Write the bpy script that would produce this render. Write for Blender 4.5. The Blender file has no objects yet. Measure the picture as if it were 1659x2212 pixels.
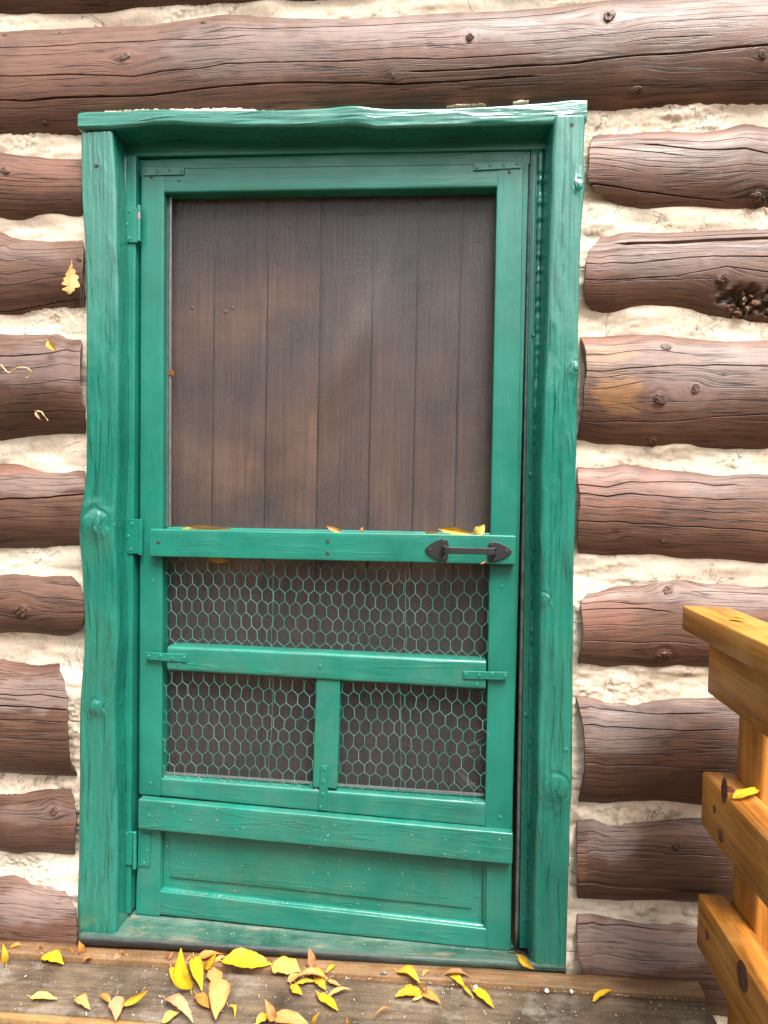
import bpy, bmesh, math, random
import numpy as np
from mathutils import Vector, Matrix

rng = np.random.default_rng(7)
random.seed(7)
scene = bpy.context.scene
COL = scene.collection

# ------------------------------------------------------------------ camera
FPX, CX, CY = 1290.0, 829.5, 1106.0            # focal length in units of a 1659 x 2212 picture
YAW, PITCH, ROLL = 0.1022, -0.0303, -0.0206
ZO = 0.7704                                    # porch floor is z = 0
CAM = np.array([0.2377, -1.1481, 0.1134 + ZO])
def _rot(yaw, pitch, roll):
    cy, sy = math.cos(yaw), math.sin(yaw); cp, sp = math.cos(pitch), math.sin(pitch); cr, sr = math.cos(roll), math.sin(roll)
    Rz = np.array([[cy,-sy,0],[sy,cy,0],[0,0,1]]); Rx = np.array([[1,0,0],[0,cp,-sp],[0,sp,cp]]); Ry = np.array([[cr,0,sr],[0,1,0],[-sr,0,cr]])
    return Rz @ Rx @ Ry
RM = _rot(YAW, PITCH, ROLL)
cd = bpy.data.cameras.new('camera'); cam = bpy.data.objects.new('camera', cd); COL.objects.link(cam)
m = Matrix(((RM[0,0], RM[0,2], -RM[0,1], CAM[0]), (RM[1,0], RM[1,2], -RM[1,1], CAM[1]), (RM[2,0], RM[2,2], -RM[2,1], CAM[2]), (0,0,0,1)))
cam.matrix_world = m
cd.sensor_fit = 'HORIZONTAL'; cd.sensor_width = 36.0; cd.lens = FPX / 1659.0 * 36.0
cd.clip_start = 0.02; cd.clip_end = 2000
scene.camera = cam

# ------------------------------------------------------------------ light: bright overcast
SUN_EL, SUN_AZ = math.radians(62), math.radians(150)      # azimuth clockwise from +Y
w = bpy.data.worlds.new('World'); scene.world = w; w.use_nodes = True
nt = w.node_tree; nt.nodes.clear()
sky = nt.nodes.new('ShaderNodeTexSky'); sky.sky_type = 'NISHITA'; sky.sun_disc = False
sky.sun_elevation = SUN_EL; sky.sun_rotation = SUN_AZ; sky.air_density = 1.0; sky.dust_density = 4.0; sky.ozone_density = 1.0
hs = nt.nodes.new('ShaderNodeHueSaturation'); hs.inputs['Saturation'].default_value = 0.04
bg = nt.nodes.new('ShaderNodeBackground'); bg.inputs['Strength'].default_value = 0.06
wo = nt.nodes.new('ShaderNodeOutputWorld')
nt.links.new(sky.outputs[0], hs.inputs['Color']); nt.links.new(hs.outputs[0], bg.inputs[0]); nt.links.new(bg.outputs[0], wo.inputs[0])
sl = bpy.data.lights.new('sun', 'SUN'); sl.energy = 1.5; sl.angle = math.radians(30); sl.color = (1.0, 0.96, 0.9)
so = bpy.data.objects.new('sun', sl); COL.objects.link(so)
sd = Vector((math.sin(SUN_AZ)*math.cos(SUN_EL), math.cos(SUN_AZ)*math.cos(SUN_EL), math.sin(SUN_EL)))
so.rotation_euler = sd.to_track_quat('Z', 'Y').to_euler(); so.location = (2, -4, 5)
scene.render.engine = 'CYCLES'
scene.view_settings.view_transform = 'Standard'; scene.view_settings.look = 'None'
scene.view_settings.exposure = 2.72; scene.view_settings.gamma = 1.0
scene.view_settings.use_curve_mapping = False

# ------------------------------------------------------------------ picture <-> place
def ray(px, py):
    return RM @ np.array([(px - CX)/FPX, 1.0, (CY - py)/FPX])
def P(px, py, Y=0.0):
    d = ray(px, py); t = (Y - CAM[1]) / d[1]; return CAM + d*t
DECK_S = 0.0
_dl, _dr = P(20,2048,-0.068), P(1300,2127,-0.068)
DECK_S = float((_dr[2]-_dl[2])/(_dr[0]-_dl[0])); DECK_0 = float(_dl[2]-DECK_S*_dl[0])
def deck_z(x): return DECK_0 + DECK_S * x
def DK(px, py, dz=0.0):
    d = ray(px, py); t = (DECK_0 + DECK_S*CAM[0] + dz - CAM[2]) / (d[2] - DECK_S*d[0]); return CAM + d*t
def proj(p):
    q = (np.asarray(p) - CAM) @ RM
    return np.stack([CX + FPX*q[...,0]/q[...,1], CY - FPX*q[...,2]/q[...,1]], -1)

# ------------------------------------------------------------------ noise in numpy
_tab = rng.random(65536)
def vnoise(x, y, seed=0):
    x = np.asarray(x, float); y = np.asarray(y, float)
    ix = np.floor(x).astype(np.int64); iy = np.floor(y).astype(np.int64); fx = x-ix; fy = y-iy
    fx = fx*fx*(3-2*fx); fy = fy*fy*(3-2*fy)
    def h(a, b): return _tab[((a*73856093) ^ (b*19349663) ^ (seed*83492791)) & 65535]
    return (h(ix,iy)*(1-fx)+h(ix+1,iy)*fx)*(1-fy) + (h(ix,iy+1)*(1-fx)+h(ix+1,iy+1)*fx)*fy
def fbm(x, y, seed=0, octv=4):
    s = 0; a = 0.5; t = 0
    for o in range(octv):
        s = s + a*(vnoise(np.asarray(x)*2**o, np.asarray(y)*2**o, seed+o*17)-0.5); t += a; a *= 0.5
    return s/t*2

# ------------------------------------------------------------------ objects
def empty(name, label, cat, loc=(0,0,0), group=None):
    o = bpy.data.objects.new(name, None); COL.objects.link(o); o.location = loc; o.empty_display_size = 0.05
    o['label'] = label; o['category'] = cat; o['kind'] = 'thing'
    if group: o['group'] = group
    return o
def world_of(o):
    v = Vector((0,0,0))
    while o is not None:
        v = v + o.location; o = o.parent
    return v
def link(name, me, mat, parent=None):
    o = bpy.data.objects.new(name, me); COL.objects.link(o)
    if mat is not None and len(me.materials) == 0: me.materials.append(mat)
    if parent is not None:
        o.parent = parent
    return o
def mesh_np(name, V, F, mat, parent=None, UV=None, smooth=True, attrs=None):
    """V (n,3) world coordinates, F (m,4) or (m,3)"""
    V = np.asarray(V, float)
    off = np.array(world_of(parent)) if parent is not None else np.zeros(3)
    me = bpy.data.meshes.new(name)
    F = np.asarray(F, np.int32); k = F.shape[1]
    me.vertices.add(len(V)); me.vertices.foreach_set('co', (V-off).astype(np.float32).ravel())
    me.loops.add(F.size); me.loops.foreach_set('vertex_index', F.ravel())
    me.polygons.add(len(F)); me.polygons.foreach_set('loop_start', np.arange(0, F.size, k, dtype=np.int32))
    me.polygons.foreach_set('loop_total', np.full(len(F), k, np.int32))
    me.polygons.foreach_set('use_smooth', np.full(len(F), smooth))
    if UV is not None:
        ul = me.uv_layers.new(name='UVMap'); ul.data.foreach_set('uv', np.asarray(UV, np.float32)[F.ravel()].ravel())
    if attrs:
        for kname, arr in attrs.items():
            a = me.attributes.new(kname, 'FLOAT', 'POINT'); a.data.foreach_set('value', np.asarray(arr, np.float32).ravel())
    me.update(calc_edges=True); me.validate()
    return link(name, me, mat, parent)
def grid_faces(nu, nv, wrap_v=False, base=0):
    i = np.arange(nu-1)[:,None]; j = np.arange(nv if wrap_v else nv-1)[None,:]; j2 = (j+1) % nv
    a = i*nv+j; b = (i+1)*nv+j; c = (i+1)*nv+j2; d = i*nv+j2
    return np.stack([a,b,c,d], -1).reshape(-1,4)+base
def pl(x, pts):
    pts = np.asarray(pts, float); return np.interp(x, pts[:,0], pts[:,1])
def bm_obj(name, bm, mat, parent=None, smooth=False):
    off = world_of(parent) if parent is not None else Vector((0,0,0))
    bmesh.ops.recalc_face_normals(bm, faces=bm.faces)
    for v in bm.verts: v.co -= off
    me = bpy.data.meshes.new(name); bm.to_mesh(me); bm.free()
    if smooth:
        for p in me.polygons: p.use_smooth = True
    return link(name, me, mat, parent)

# ------------------------------------------------------------------ materials
class NT:
    def __init__(s, name):
        s.m = bpy.data.materials.new(name); s.m.use_nodes = True; s.t = s.m.node_tree; s.t.nodes.clear()
        s.out = s.n('ShaderNodeOutputMaterial'); s.b = s.n('ShaderNodeBsdfPrincipled'); s.l(s.b.outputs[0], s.out.inputs[0])
    def n(s, k, **kw):
        x = s.t.nodes.new(k)
        for a, v in kw.items(): setattr(x, a, v)
        return x
    def l(s, a, b): s.t.links.new(a, b)
    def uv(s): return s.n('ShaderNodeTexCoord').outputs['UV']
    def obj(s): return s.n('ShaderNodeTexCoord').outputs['Object']
    def map(s, v, sc, loc=(0,0,0)):
        x = s.n('ShaderNodeMapping'); x.inputs['Scale'].default_value = sc; x.inputs['Location'].default_value = loc; s.l(v, x.inputs[0]); return x.outputs[0]
    def noise(s, v, scale=1, det=4, rough=0.55, dist=0.0):
        x = s.n('ShaderNodeTexNoise'); x.inputs['Scale'].default_value = scale; x.inputs['Detail'].default_value = det
        x.inputs['Roughness'].default_value = rough; x.inputs['Distortion'].default_value = dist; s.l(v, x.inputs['Vector']); return x.outputs[0]
    def ramp(s, f, stops, interp='LINEAR'):
        x = s.n('ShaderNodeValToRGB'); r = x.color_ramp; r.interpolation = interp
        while len(r.elements) > 1: r.elements.remove(r.elements[-1])
        for i, (p, c) in enumerate(stops):
            e = r.elements[0] if i == 0 else r.elements.new(p)
            e.position = p; c = (c,c,c) if isinstance(c, (int,float)) else c; e.color = (*c[:3], 1)
        s.l(f, x.inputs[0]); return x.outputs[0]
    def mix(s, f, a, b, mode='MIX'):
        x = s.n('ShaderNodeMix', data_type='RGBA', blend_type=mode)
        for v, i in ((f,0),(a,6),(b,7)):
            if isinstance(v, (int,float)): x.inputs[i].default_value = v if i == 0 else (v,v,v,1)
            elif isinstance(v, tuple): x.inputs[i].default_value = (*v,1)
            else: s.l(v, x.inputs[i])
        return x.outputs[2]
    def math(s, op, a, b=None, clamp=False):
        x = s.n('ShaderNodeMath', operation=op, use_clamp=clamp)
        for v, i in ((a,0),(b,1)):
            if v is None: continue
            if isinstance(v, (int,float)): x.inputs[i].default_value = v
            else: s.l(v, x.inputs[i])
        return x.outputs[0]
    def attr(s, name):
        x = s.n('ShaderNodeAttribute', attribute_name=name); return x.outputs['Fac']
    def bump(s, h, strength, dist, prev=None):
        x = s.n('ShaderNodeBump'); x.inputs['Strength'].default_value = strength; x.inputs['Distance'].default_value = dist
        s.l(h, x.inputs['Height'])
        if prev is not None: s.l(prev, x.inputs['Normal'])
        return x.outputs[0]
    def fin(s, col=None, rough=None, nrm=None, spec=None):
        for v, k in ((col,'Base Color'),(rough,'Roughness'),(nrm,'Normal'),(spec,'Specular IOR Level')):
            if v is None: continue
            if isinstance(v, (int,float)): s.b.inputs[k].default_value = v
            elif isinstance(v, tuple): s.b.inputs[k].default_value = (*v,1)
            else: s.l(v, s.b.inputs[k])
        return s.m

def mat_green(name, grain=0.5, gscale=(7,300,1), rough=0.33, dirt=0.0, c0=(0.004,0.110,0.076), c1=(0.010,0.165,0.118), lumps=0.0015, coat=0.10):
    t = NT(name); uv = t.uv(); ob = t.obj()
    g = t.noise(t.map(uv, gscale), 1, 5, 0.62, 0.15)
    g2 = t.noise(t.map(uv, (gscale[0]*0.5, gscale[1]*0.3, 1)), 1, 3, 0.5, 0.3)
    crk = t.math('SUBTRACT', 1.0, t.math('MULTIPLY', t.math('ABSOLUTE', t.math('SUBTRACT', g2, 0.5)), 22.0, True), True)   # thin long checks
    crk = t.math('MULTIPLY', crk, t.ramp(t.noise(t.map(uv, (9,30,1)), 1, 2), [(0.45,0),(0.6,1)]))
    v = t.noise(ob, 6, 4, 0.6)
    col = t.mix(t.ramp(v, [(0.3,0),(0.7,1)]), c0, c1)
    fine = t.ramp(g, [(0.30,1.0-0.28*min(1,grain)),(0.62,1.0+0.06*grain)])
    col = t.mix(1.0, col, fine, 'MULTIPLY')
    # scuffs where the darker undercoat shows
    sc = t.ramp(t.noise(t.map(uv, (22,420,1)), 1, 4, 0.7), [(0.66,0),(0.72,1)])
    sc = t.math('MULTIPLY', sc, t.ramp(t.noise(ob, 9, 3), [(0.55,0),(0.68,1)]))
    col = t.mix(t.math('MULTIPLY', sc, 0.55), col, (0.004,0.045,0.035))
    col = t.mix(t.math('MULTIPLY', crk, 0.35*min(1,grain)), col, (0.003,0.05,0.035))
    if dirt > 0:
        dn = t.ramp(t.noise(ob, 14, 6, 0.7), [(0.42,0),(0.62,1)])
        col = t.mix(t.math('MULTIPLY', dn, dirt), col, (0.16,0.15,0.11))
    rg = t.ramp(t.noise(ob, 25, 3), [(0.3,rough-0.08),(0.7,rough+0.12)])
    n1 = t.bump(t.noise(ob, 60, 3, 0.5), 0.35, lumps)
    n2 = t.bump(g, min(1, grain), 0.0016, n1)
    n3 = t.bump(t.math('SUBTRACT', 1.0, crk), min(1, grain*0.9), 0.0022, n2)
    t.b.inputs['Coat Weight'].default_value = coat; t.b.inputs['Coat Roughness'].default_value = 0.16
    return t.fin(col, rg, n3, 0.55)

def mat_log(name, tone=1.0, red=0.0):
    t = NT(name); uv = t.uv(); ob = t.obj()
    g = t.noise(t.map(uv, (5,170,1)), 1, 4, 0.7, 0.1)
    g2 = t.noise(t.map(uv, (2.4,100,1)), 1, 2, 0.5, 0.15)
    crk = t.math('SUBTRACT', 1.0, t.math('MULTIPLY', t.math('ABSOLUTE', t.math('SUBTRACT', g2, 0.5)), 38.0, True), True)
    crk = t.math('MULTIPLY', crk, t.ramp(t.noise(t.map(uv, (7,22,1)), 1, 3), [(0.42,0),(0.54,1)]))
    g3 = t.noise(t.map(uv, (4.5,125,1)), 1, 2, 0.5, 0.1)
    hair = t.math('SUBTRACT', 1.0, t.math('MULTIPLY', t.math('ABSOLUTE', t.math('SUBTRACT', g3, 0.47)), 26.0, True), True)
    hair = t.math('MULTIPLY', hair, t.ramp(t.noise(t.map(uv, (11,26,1)), 1, 3), [(0.40,0),(0.58,1)]))
    v = t.noise(ob, 5, 5, 0.6)
    a = (0.078*tone, 0.0365*tone, 0.0235*tone); b = (0.152*tone, 0.079*tone, 0.054*tone)
    col = t.mix(t.ramp(v, [(0.3,0),(0.72,1)]), a, b)
    col = t.mix(1.0, col, t.ramp(g, [(0.30,0.58),(0.64,1.20)]), 'MULTIPLY')
    oi = t.n('ShaderNodeObjectInfo').outputs['Random']
    col = t.mix(1.0, col, t.ramp(oi, [(0,(0.86,0.84,0.82)),(0.5,(1.0,0.98,0.95)),(1,(1.12,1.12,1.14))]), 'MULTIPLY')
    grey = t.math('MULTIPLY', t.attr('worn'), t.ramp(t.noise(t.map(uv,(30,300,1)),1,4), [(0.3,0.55),(0.7,1)]))
    col = t.mix(grey, col, (0.215,0.165,0.150))
    red_ = t.math('MULTIPLY', t.attr('rust'), t.ramp(t.noise(t.map(uv,(12,200,1)),1,4), [(0.3,0.5),(0.7,1)]))
    col = t.mix(red_, col, (0.22,0.092,0.060))
    och = t.math('MULTIPLY', t.attr('ochre'), t.ramp(t.noise(t.map(ob,(30,30,90)),1,4), [(0.3,0.5),(0.6,1)]))
    col = t.mix(och, col, (0.36,0.17,0.045))
    col = t.mix(t.math('MULTIPLY', hair, 0.62), col, (0.020,0.010,0.007))
    col = t.mix(t.math('MULTIPLY', crk, 0.85), col, (0.010,0.005,0.004))
    rotc = t.ramp(t.noise(ob, 120, 4, 0.7), [(0.4,(0.010,0.006,0.004)),(0.62,(0.055,0.022,0.010))])
    col = t.mix(t.attr('rot'), col, rotc)
    rg = t.ramp(t.noise(t.map(uv,(9,60,1)), 1, 4), [(0.3,0.44),(0.7,0.64)])
    n1 = t.bump(t.noise(ob, 45, 3, 0.6), 0.3, 0.002)
    n2 = t.bump(g, 0.20, 0.0010, n1)
    n3 = t.bump(t.math('SUBTRACT', 1.0, t.math('MAXIMUM', crk, t.math('MULTIPLY', hair, 0.6))), 0.45, 0.0011, n2)
    n4 = t.bump(t.noise(t.map(uv,(160,420,1)), 1, 2, 0.6), 0.30, 0.0006, n3)
    return t.fin(col, rg, n4, 0.38)

def mat_mortar(name):
    t = NT(name); ob = t.obj()
    v = t.noise(ob, 7, 5, 0.65)
    col = t.ramp(v, [(0.25,(0.52,0.46,0.38)),(0.45,(0.64,0.545,0.43)),(0.58,(0.67,0.53,0.41)),(0.75,(0.60,0.55,0.47))])
    fine = t.noise(ob, 150, 5, 0.75)
    col = t.mix(1.0, col, t.ramp(fine, [(0.30,0.42),(0.42,0.95),(0.8,1.06)]), 'MULTIPLY')
    grime = t.ramp(t.noise(ob, 24, 6, 0.7), [(0.50,0),(0.66,1)])
    col = t.mix(t.math('MULTIPLY', grime, t.attr('grime')), col, (0.17,0.13,0.085))
    cr = t.noise(ob, 9, 5, 0.65, 0.6)
    crk = t.math('SUBTRACT', 1.0, t.math('MULTIPLY', t.math('ABSOLUTE', t.math('SUBTRACT', cr, 0.5)), 90.0, True), True)
    crk = t.math('MULTIPLY', crk, t.ramp(t.noise(ob, 13, 2), [(0.48,0),(0.56,1)]))
    col = t.mix(t.math('MULTIPLY', crk, 0.8), col, (0.10,0.07,0.05))
    pk = t.ramp(t.noise(ob, 330, 3, 0.6), [(0.22,0.0),(0.34,1.0)])
    rgh = t.ramp(t.noise(ob, 9, 2), [(0.40,0.3),(0.60,1)])
    n1 = t.bump(t.math('MULTIPLY', t.noise(ob, 55, 5, 0.7), rgh), 0.4, 0.0022)
    n2 = t.bump(t.math('MULTIPLY', fine, rgh), 0.4, 0.0018, n1)
    n3 = t.bump(pk, 0.35, 0.0015, n2)
    return t.fin(col, 0.9, n3, 0.2)

def mat_rail(name):
    t = NT(name); uv = t.uv(); ob = t.obj()
    g = t.noise(t.map(uv, (5,95,1)), 1, 5, 0.72, 0.25)
    g2 = t.noise(t.map(uv, (2,26,1)), 1, 3, 0.5, 0.5)
    col = t.ramp(g2, [(0.3,(0.25,0.086,0.010)),(0.5,(0.38,0.142,0.017)),(0.7,(0.50,0.215,0.038))])
    col = t.mix(1.0, col, t.ramp(g, [(0.32,0.42),(0.60,1.18)]), 'MULTIPLY')
    bl_ = t.ramp(t.noise(ob, 11, 4, 0.6), [(0.45,0),(0.68,1)])
    col = t.mix(t.math('MULTIPLY', bl_, 0.5), col, (0.52,0.26,0.07))
    dk = t.ramp(t.noise(t.map(uv,(30,200,1)), 1, 4, 0.7), [(0.68,0),(0.76,1)])
    col = t.mix(t.math('MULTIPLY', dk, 0.6), col, (0.08,0.035,0.012))
    n1 = t.bump(t.noise(ob, 200, 3), 0.35, 0.0008)
    n2 = t.bump(g, 0.5, 0.0009, n1)
    return t.fin(col, t.ramp(g, [(0.3,0.42),(0.7,0.6)]), n2, 0.45)

def mat_deck(name, c0=(0.042,0.027,0.016), c1=(0.14,0.096,0.060), c2=(0.27,0.235,0.20), wet=0.5):
    t = NT(name); uv = t.uv(); ob = t.obj()
    g = t.noise(t.map(uv, (8,110,1)), 1, 5, 0.75, 0.3)
    v = t.noise(ob, 8, 5, 0.65)
    col = t.mix(t.ramp(v, [(0.34,0),(0.62,1)]), c0, c1)
    pale = t.ramp(t.noise(t.map(ob,(1,1.6,1)), 6, 6, 0.7), [(0.52,0),(0.70,1)])
    col = t.mix(t.math('MULTIPLY', pale, 0.85), col, c2)
    col = t.mix(1.0, col, t.ramp(g, [(0.28,0.45),(0.66,1.15)]), 'MULTIPLY')
    sp = t.ramp(t.noise(ob, 420, 2, 0.5), [(0.66,0),(0.72,1)])
    col = t.mix(t.math('MULTIPLY', sp, 0.5), col, (0.42,0.36,0.29))
    n1 = t.bump(g, 0.6, 0.0025)
    n2 = t.bump(t.noise(ob, 180, 4, 0.7), 0.5, 0.0015, n1)
    return t.fin(col, t.ramp(v, [(0.3,0.5),(0.7,0.8)]), n2, 0.35)

def mat_leaf(name, c0, c1, vein, spot=(0.10,0.035,0.01), spots=0.6):
    t = NT(name); uv = t.uv(); ob = t.obj()
    oi = t.n('ShaderNodeObjectInfo').outputs['Random']
    sx = t.n('ShaderNodeSeparateXYZ'); t.l(uv, sx.inputs[0])
    n = t.noise(t.map(uv, (3,3,1)), 1.3, 4, 0.6)
    f = t.math('ADD', t.math('MULTIPLY', n, 0.8), t.math('MULTIPLY', oi, 0.45))
    col = t.mix(t.ramp(f, [(0.3,0),(0.85,1)]), c0, c1)
    d = t.math('ABSOLUTE', t.math('SUBTRACT', sx.outputs[1], 0.5))
    mid = t.math('SUBTRACT', 1.0, t.math('MULTIPLY', d, 26.0, True), True)
    wv = t.n('ShaderNodeTexWave'); wv.wave_type = 'BANDS'; wv.bands_direction = 'X'
    wv.inputs['Scale'].default_value = 2.6; wv.inputs['Distortion'].default_value = 0.6; wv.inputs['Detail'].default_value = 1
    cm = t.n('ShaderNodeCombineXYZ'); t.l(t.math('SUBTRACT', sx.outputs[0], t.math('MULTIPLY', d, 0.7)), cm.inputs[0]); t.l(sx.outputs[1], cm.inputs[1]); t.l(cm.outputs[0], wv.inputs['Vector'])
    vn = t.ramp(wv.outputs['Fac'], [(0.82,0),(0.97,1)])
    veins = t.math('MAXIMUM', mid, t.math('MULTIPLY', vn, 0.45))
    col = t.mix(t.math('MULTIPLY', veins, 0.55), col, vein)
    s = t.ramp(t.noise(t.map(uv,(7,4,1)), 1.6, 3, 0.6), [(0.58,0),(0.68,1)])
    col = t.mix(t.math('MULTIPLY', s, spots), col, spot)
    ed = t.ramp(t.math('ADD', d, t.math('MULTIPLY', n, 0.12)), [(0.42,0),(0.54,1)])
    col = t.mix(t.math('MULTIPLY', ed, 0.6), col, spot)
    nb = t.bump(veins, 0.5, 0.0012)
    t.fin(col, 0.5, nb, 0.35)
    tr = t.n('ShaderNodeBsdfTranslucent'); t.l(col, tr.inputs[0])
    mx = t.n('ShaderNodeMixShader'); mx.inputs[0].default_value = 0.18
    t.l(t.b.outputs[0], mx.inputs[1]); t.l(tr.outputs[0], mx.inputs[2]); t.l(mx.outputs[0], t.out.inputs[0])
    return t.m

def mat_plain(name, col, rough=0.5, metal=0.0, nz=0.0, nscale=200, var=0.0):
    t = NT(name); ob = t.obj()
    c = col
    if var > 0:
        v = t.noise(ob, nscale*0.3, 4, 0.6)
        c = t.mix(t.ramp(v, [(0.3,0),(0.7,1)]), tuple(x*(1-var) for x in col), tuple(min(1,x*(1+var)) for x in col))
    t.b.inputs['Metallic'].default_value = metal
    nb = t.bump(t.noise(ob, nscale, 4, 0.6), nz, 0.001) if nz > 0 else None
    return t.fin(c, rough, nb)

def mat_screen(name, cov=(0.30,0.66), dark=1.0):
    t = NT(name); ob = t.obj()
    sep = t.n('ShaderNodeSeparateXYZ'); t.l(ob, sep.inputs[0])
    # woven threads: slub variation per thread, crosswise and lengthwise
    a = t.noise(t.map(ob, (390,1,10)), 1, 2, 0.6); b = t.noise(t.map(ob, (10,1,390)), 1, 2, 0.6)
    c = t.noise(t.map(ob, (330,1,330)), 1, 2, 0.6)
    f = t.math('ADD', t.math('MULTIPLY', a, 0.5), t.math('MULTIPLY', b, 0.5))
    f = t.math('ADD', t.math('MULTIPLY', f, 0.75), t.math('MULTIPLY', c, 0.25))
    fac = t.ramp(f, [(0.36,cov[0]),(0.64,cov[1])])          # cover of the threads
    big = t.ramp(t.noise(ob, 3.2, 3, 0.5), [(0.3,0.85),(0.7,1.12)])
    fac = t.math('MULTIPLY', fac, big, True)
    t.fin(t.ramp(c, [(0.3,(0.030*dark,0.028*dark,0.033*dark)),(0.7,(0.085*dark,0.080*dark,0.090*dark))]), 0.42, None, 0.6)
    tr = t.n('ShaderNodeBsdfTransparent'); mx = t.n('ShaderNodeMixShader')
    t.l(fac, mx.inputs[0]); t.l(tr.outputs[0], mx.inputs[1]); t.l(t.b.outputs[0], mx.inputs[2]); t.l(mx.outputs[0], t.out.inputs[0])
    return t.m

def mat_inner(name):
    t = NT(name); uv = t.uv(); ob = t.obj()
    oi = t.n('ShaderNodeObjectInfo').outputs['Random']
    g = t.noise(t.map(uv, (4,110,1)), 1, 6, 0.65, 0.4)
    v = t.noise(ob, 3.5, 4, 0.6, 0.4)
    col = t.ramp(v, [(0.3,(0.035,0.020,0.014)),(0.5,(0.18,0.085,0.042)),(0.70,(0.36,0.19,0.10))])
    col = t.mix(1.0, col, t.ramp(g, [(0.3,0.5),(0.66,1.15)]), 'MULTIPLY')
    col = t.mix(1.0, col, t.ramp(oi, [(0,0.7),(1,1.15)]), 'MULTIPLY')
    return t.fin(col, 0.55, t.bump(g, 0.5, 0.0015), 0.35)

def mat_sill(name):
    t = NT(name); uv = t.uv(); ob = t.obj()
    g = t.noise(t.map(uv, (12,160,1)), 1, 5, 0.7, 0.2)
    v = t.noise(ob, 9, 6, 0.7)
    col = t.mix(t.ramp(v, [(0.35,0),(0.66,1)]), (0.008,0.062,0.045), (0.070,0.125,0.093))
    wood = t.ramp(t.noise(t.map(uv,(9,30,1)), 1, 5, 0.7), [(0.54,0),(0.66,1)])
    col = t.mix(t.math('MULTIPLY', wood, 0.6), col, (0.27,0.19,0.12))
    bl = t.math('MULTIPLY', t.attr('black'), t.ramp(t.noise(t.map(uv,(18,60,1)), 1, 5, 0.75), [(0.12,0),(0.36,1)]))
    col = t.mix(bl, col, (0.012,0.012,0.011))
    col = t.mix(1.0, col, t.ramp(g, [(0.3,0.65),(0.66,1.15)]), 'MULTIPLY')
    return t.fin(col, t.ramp(v, [(0.3,0.35),(0.7,0.6)]), t.bump(g, 0.6, 0.002, t.bump(t.noise(ob,70,4), 0.4, 0.002)), 0.45)

M = {}
M['post'] = mat_green('green_gloss_hewn', 1.0, (5,120,1), 0.28, coat=0.8)
M['post_low'] = M['post']
M['header'] = mat_green('green_gloss_header', 0.6, (5,120,1), 0.28, coat=0.8)
M['door'] = mat_green('green_paint_boards', 0.16, (6,150,1), 0.36, lumps=0.0006)
M['doorlow'] = mat_green('green_paint_weathered', 0.30, (7,140,1), 0.36, dirt=0.12, lumps=0.001)
M['metalgreen'] = mat_green('green_paint_metal', 0.08, (20,60,1), 0.28, lumps=0.0005)
M['caulk'] = mat_green('green_painted_caulk', 0.1, (20,60,1), 0.22, lumps=0.0005)
M['log'] = [mat_log('brown_log_paint', 1.0), mat_log('brown_log_paint_warm', 1.12), mat_log('brown_log_paint_deep', 0.88)]
M['knot'] = mat_log('brown_log_knot', 0.95)
M['mortar'] = mat_mortar('cream_mortar')
M['rail'] = mat_rail('amber_stained_timber')
M['railknot'] = mat_plain('dark_knot', (0.095,0.028,0.014), 0.5, 0, 0.4, 300, 0.5)
M['deck'] = mat_deck('weathered_deck')
M['strip'] = mat_deck('sawn_strip', (0.105,0.052,0.020), (0.19,0.102,0.043), (0.24,0.155,0.085))
M['edge'] = mat_deck('bare_plank_edge', (0.20,0.098,0.03), (0.32,0.165,0.055), (0.34,0.21,0.10))
M['deckgrey'] = mat_deck('damp_grey_deck', (0.055,0.055,0.045), (0.12,0.115,0.10), (0.2,0.19,0.18))
M['screen'] = mat_screen('insect_mesh')
M['screen2'] = mat_screen('insect_mesh_dense_dark', (0.60,0.86), 0.55)  # denser cover and darker threads for the lower openings
M['inner'] = mat_inner('dark_plank_door')
M['sill'] = mat_sill('worn_green_sill')
M['black'] = mat_plain('black_iron', (0.016,0.016,0.017), 0.42, 0.0, 0.5, 500)
M['rubber_and_shadow'] = mat_plain('weather_strip', (0.075,0.085,0.08), 0.35, 0, 0.2, 200, 0.4)
M['alu'] = mat_plain('dull_aluminium', (0.20,0.195,0.19), 0.45, 0.6, 0.2, 300, 0.2)
M['copper'] = mat_plain('copper_clip', (0.30,0.13,0.045), 0.35, 0.8)
M['hole'] = mat_plain('rusty_screw', (0.05,0.025,0.018), 0.6, 0.2)
M['wire'] = mat_plain('wire_paint', (0.05,0.36,0.24), 0.4, 0, 0.0)
def mat_wire():
    t = NT('painted_chicken_wire'); ob = t.obj()
    v = t.noise(ob, 16, 4, 0.6)
    col = t.mix(t.ramp(v, [(0.44,0),(0.62,1)]), (0.020,0.20,0.145), (0.13,0.27,0.21))
    return t.fin(col, 0.4, None, 0.5)
M['wire'] = mat_wire()
M['bits'] = mat_plain('pale_grit', (0.42,0.36,0.28), 0.8, 0, 0, 200, 0.3)
M['dark'] = mat_plain('dark_rot_and_boards', (0.022,0.012,0.007), 0.8, 0, 0.8, 300, 0.5)
M['nugget'] = mat_plain('rotted_wood_crumb', (0.11,0.045,0.017), 0.6, 0, 1.0, 160, 0.8)
M['pebble'] = mat_plain('pale_pebble', (0.6,0.57,0.52), 0.6, 0, 0.4, 200, 0.2)
M['web'] = mat_plain('cobweb', (0.36,0.33,0.30), 0.6)
M['straw'] = mat_plain('dry_stem', (0.50,0.33,0.17), 0.6, 0, 0.2, 300, 0.3)
M['ground'] = mat_plain('leafy_ground', (0.11,0.075,0.03), 0.9, 0, 0.5, 6, 0.5)
L_ = {}
L_['yellow'] = mat_leaf('leaf_bright_yellow', (0.60,0.32,0.008), (0.72,0.44,0.016), (0.80,0.60,0.08), (0.30,0.12,0.01), 0.55)
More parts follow.
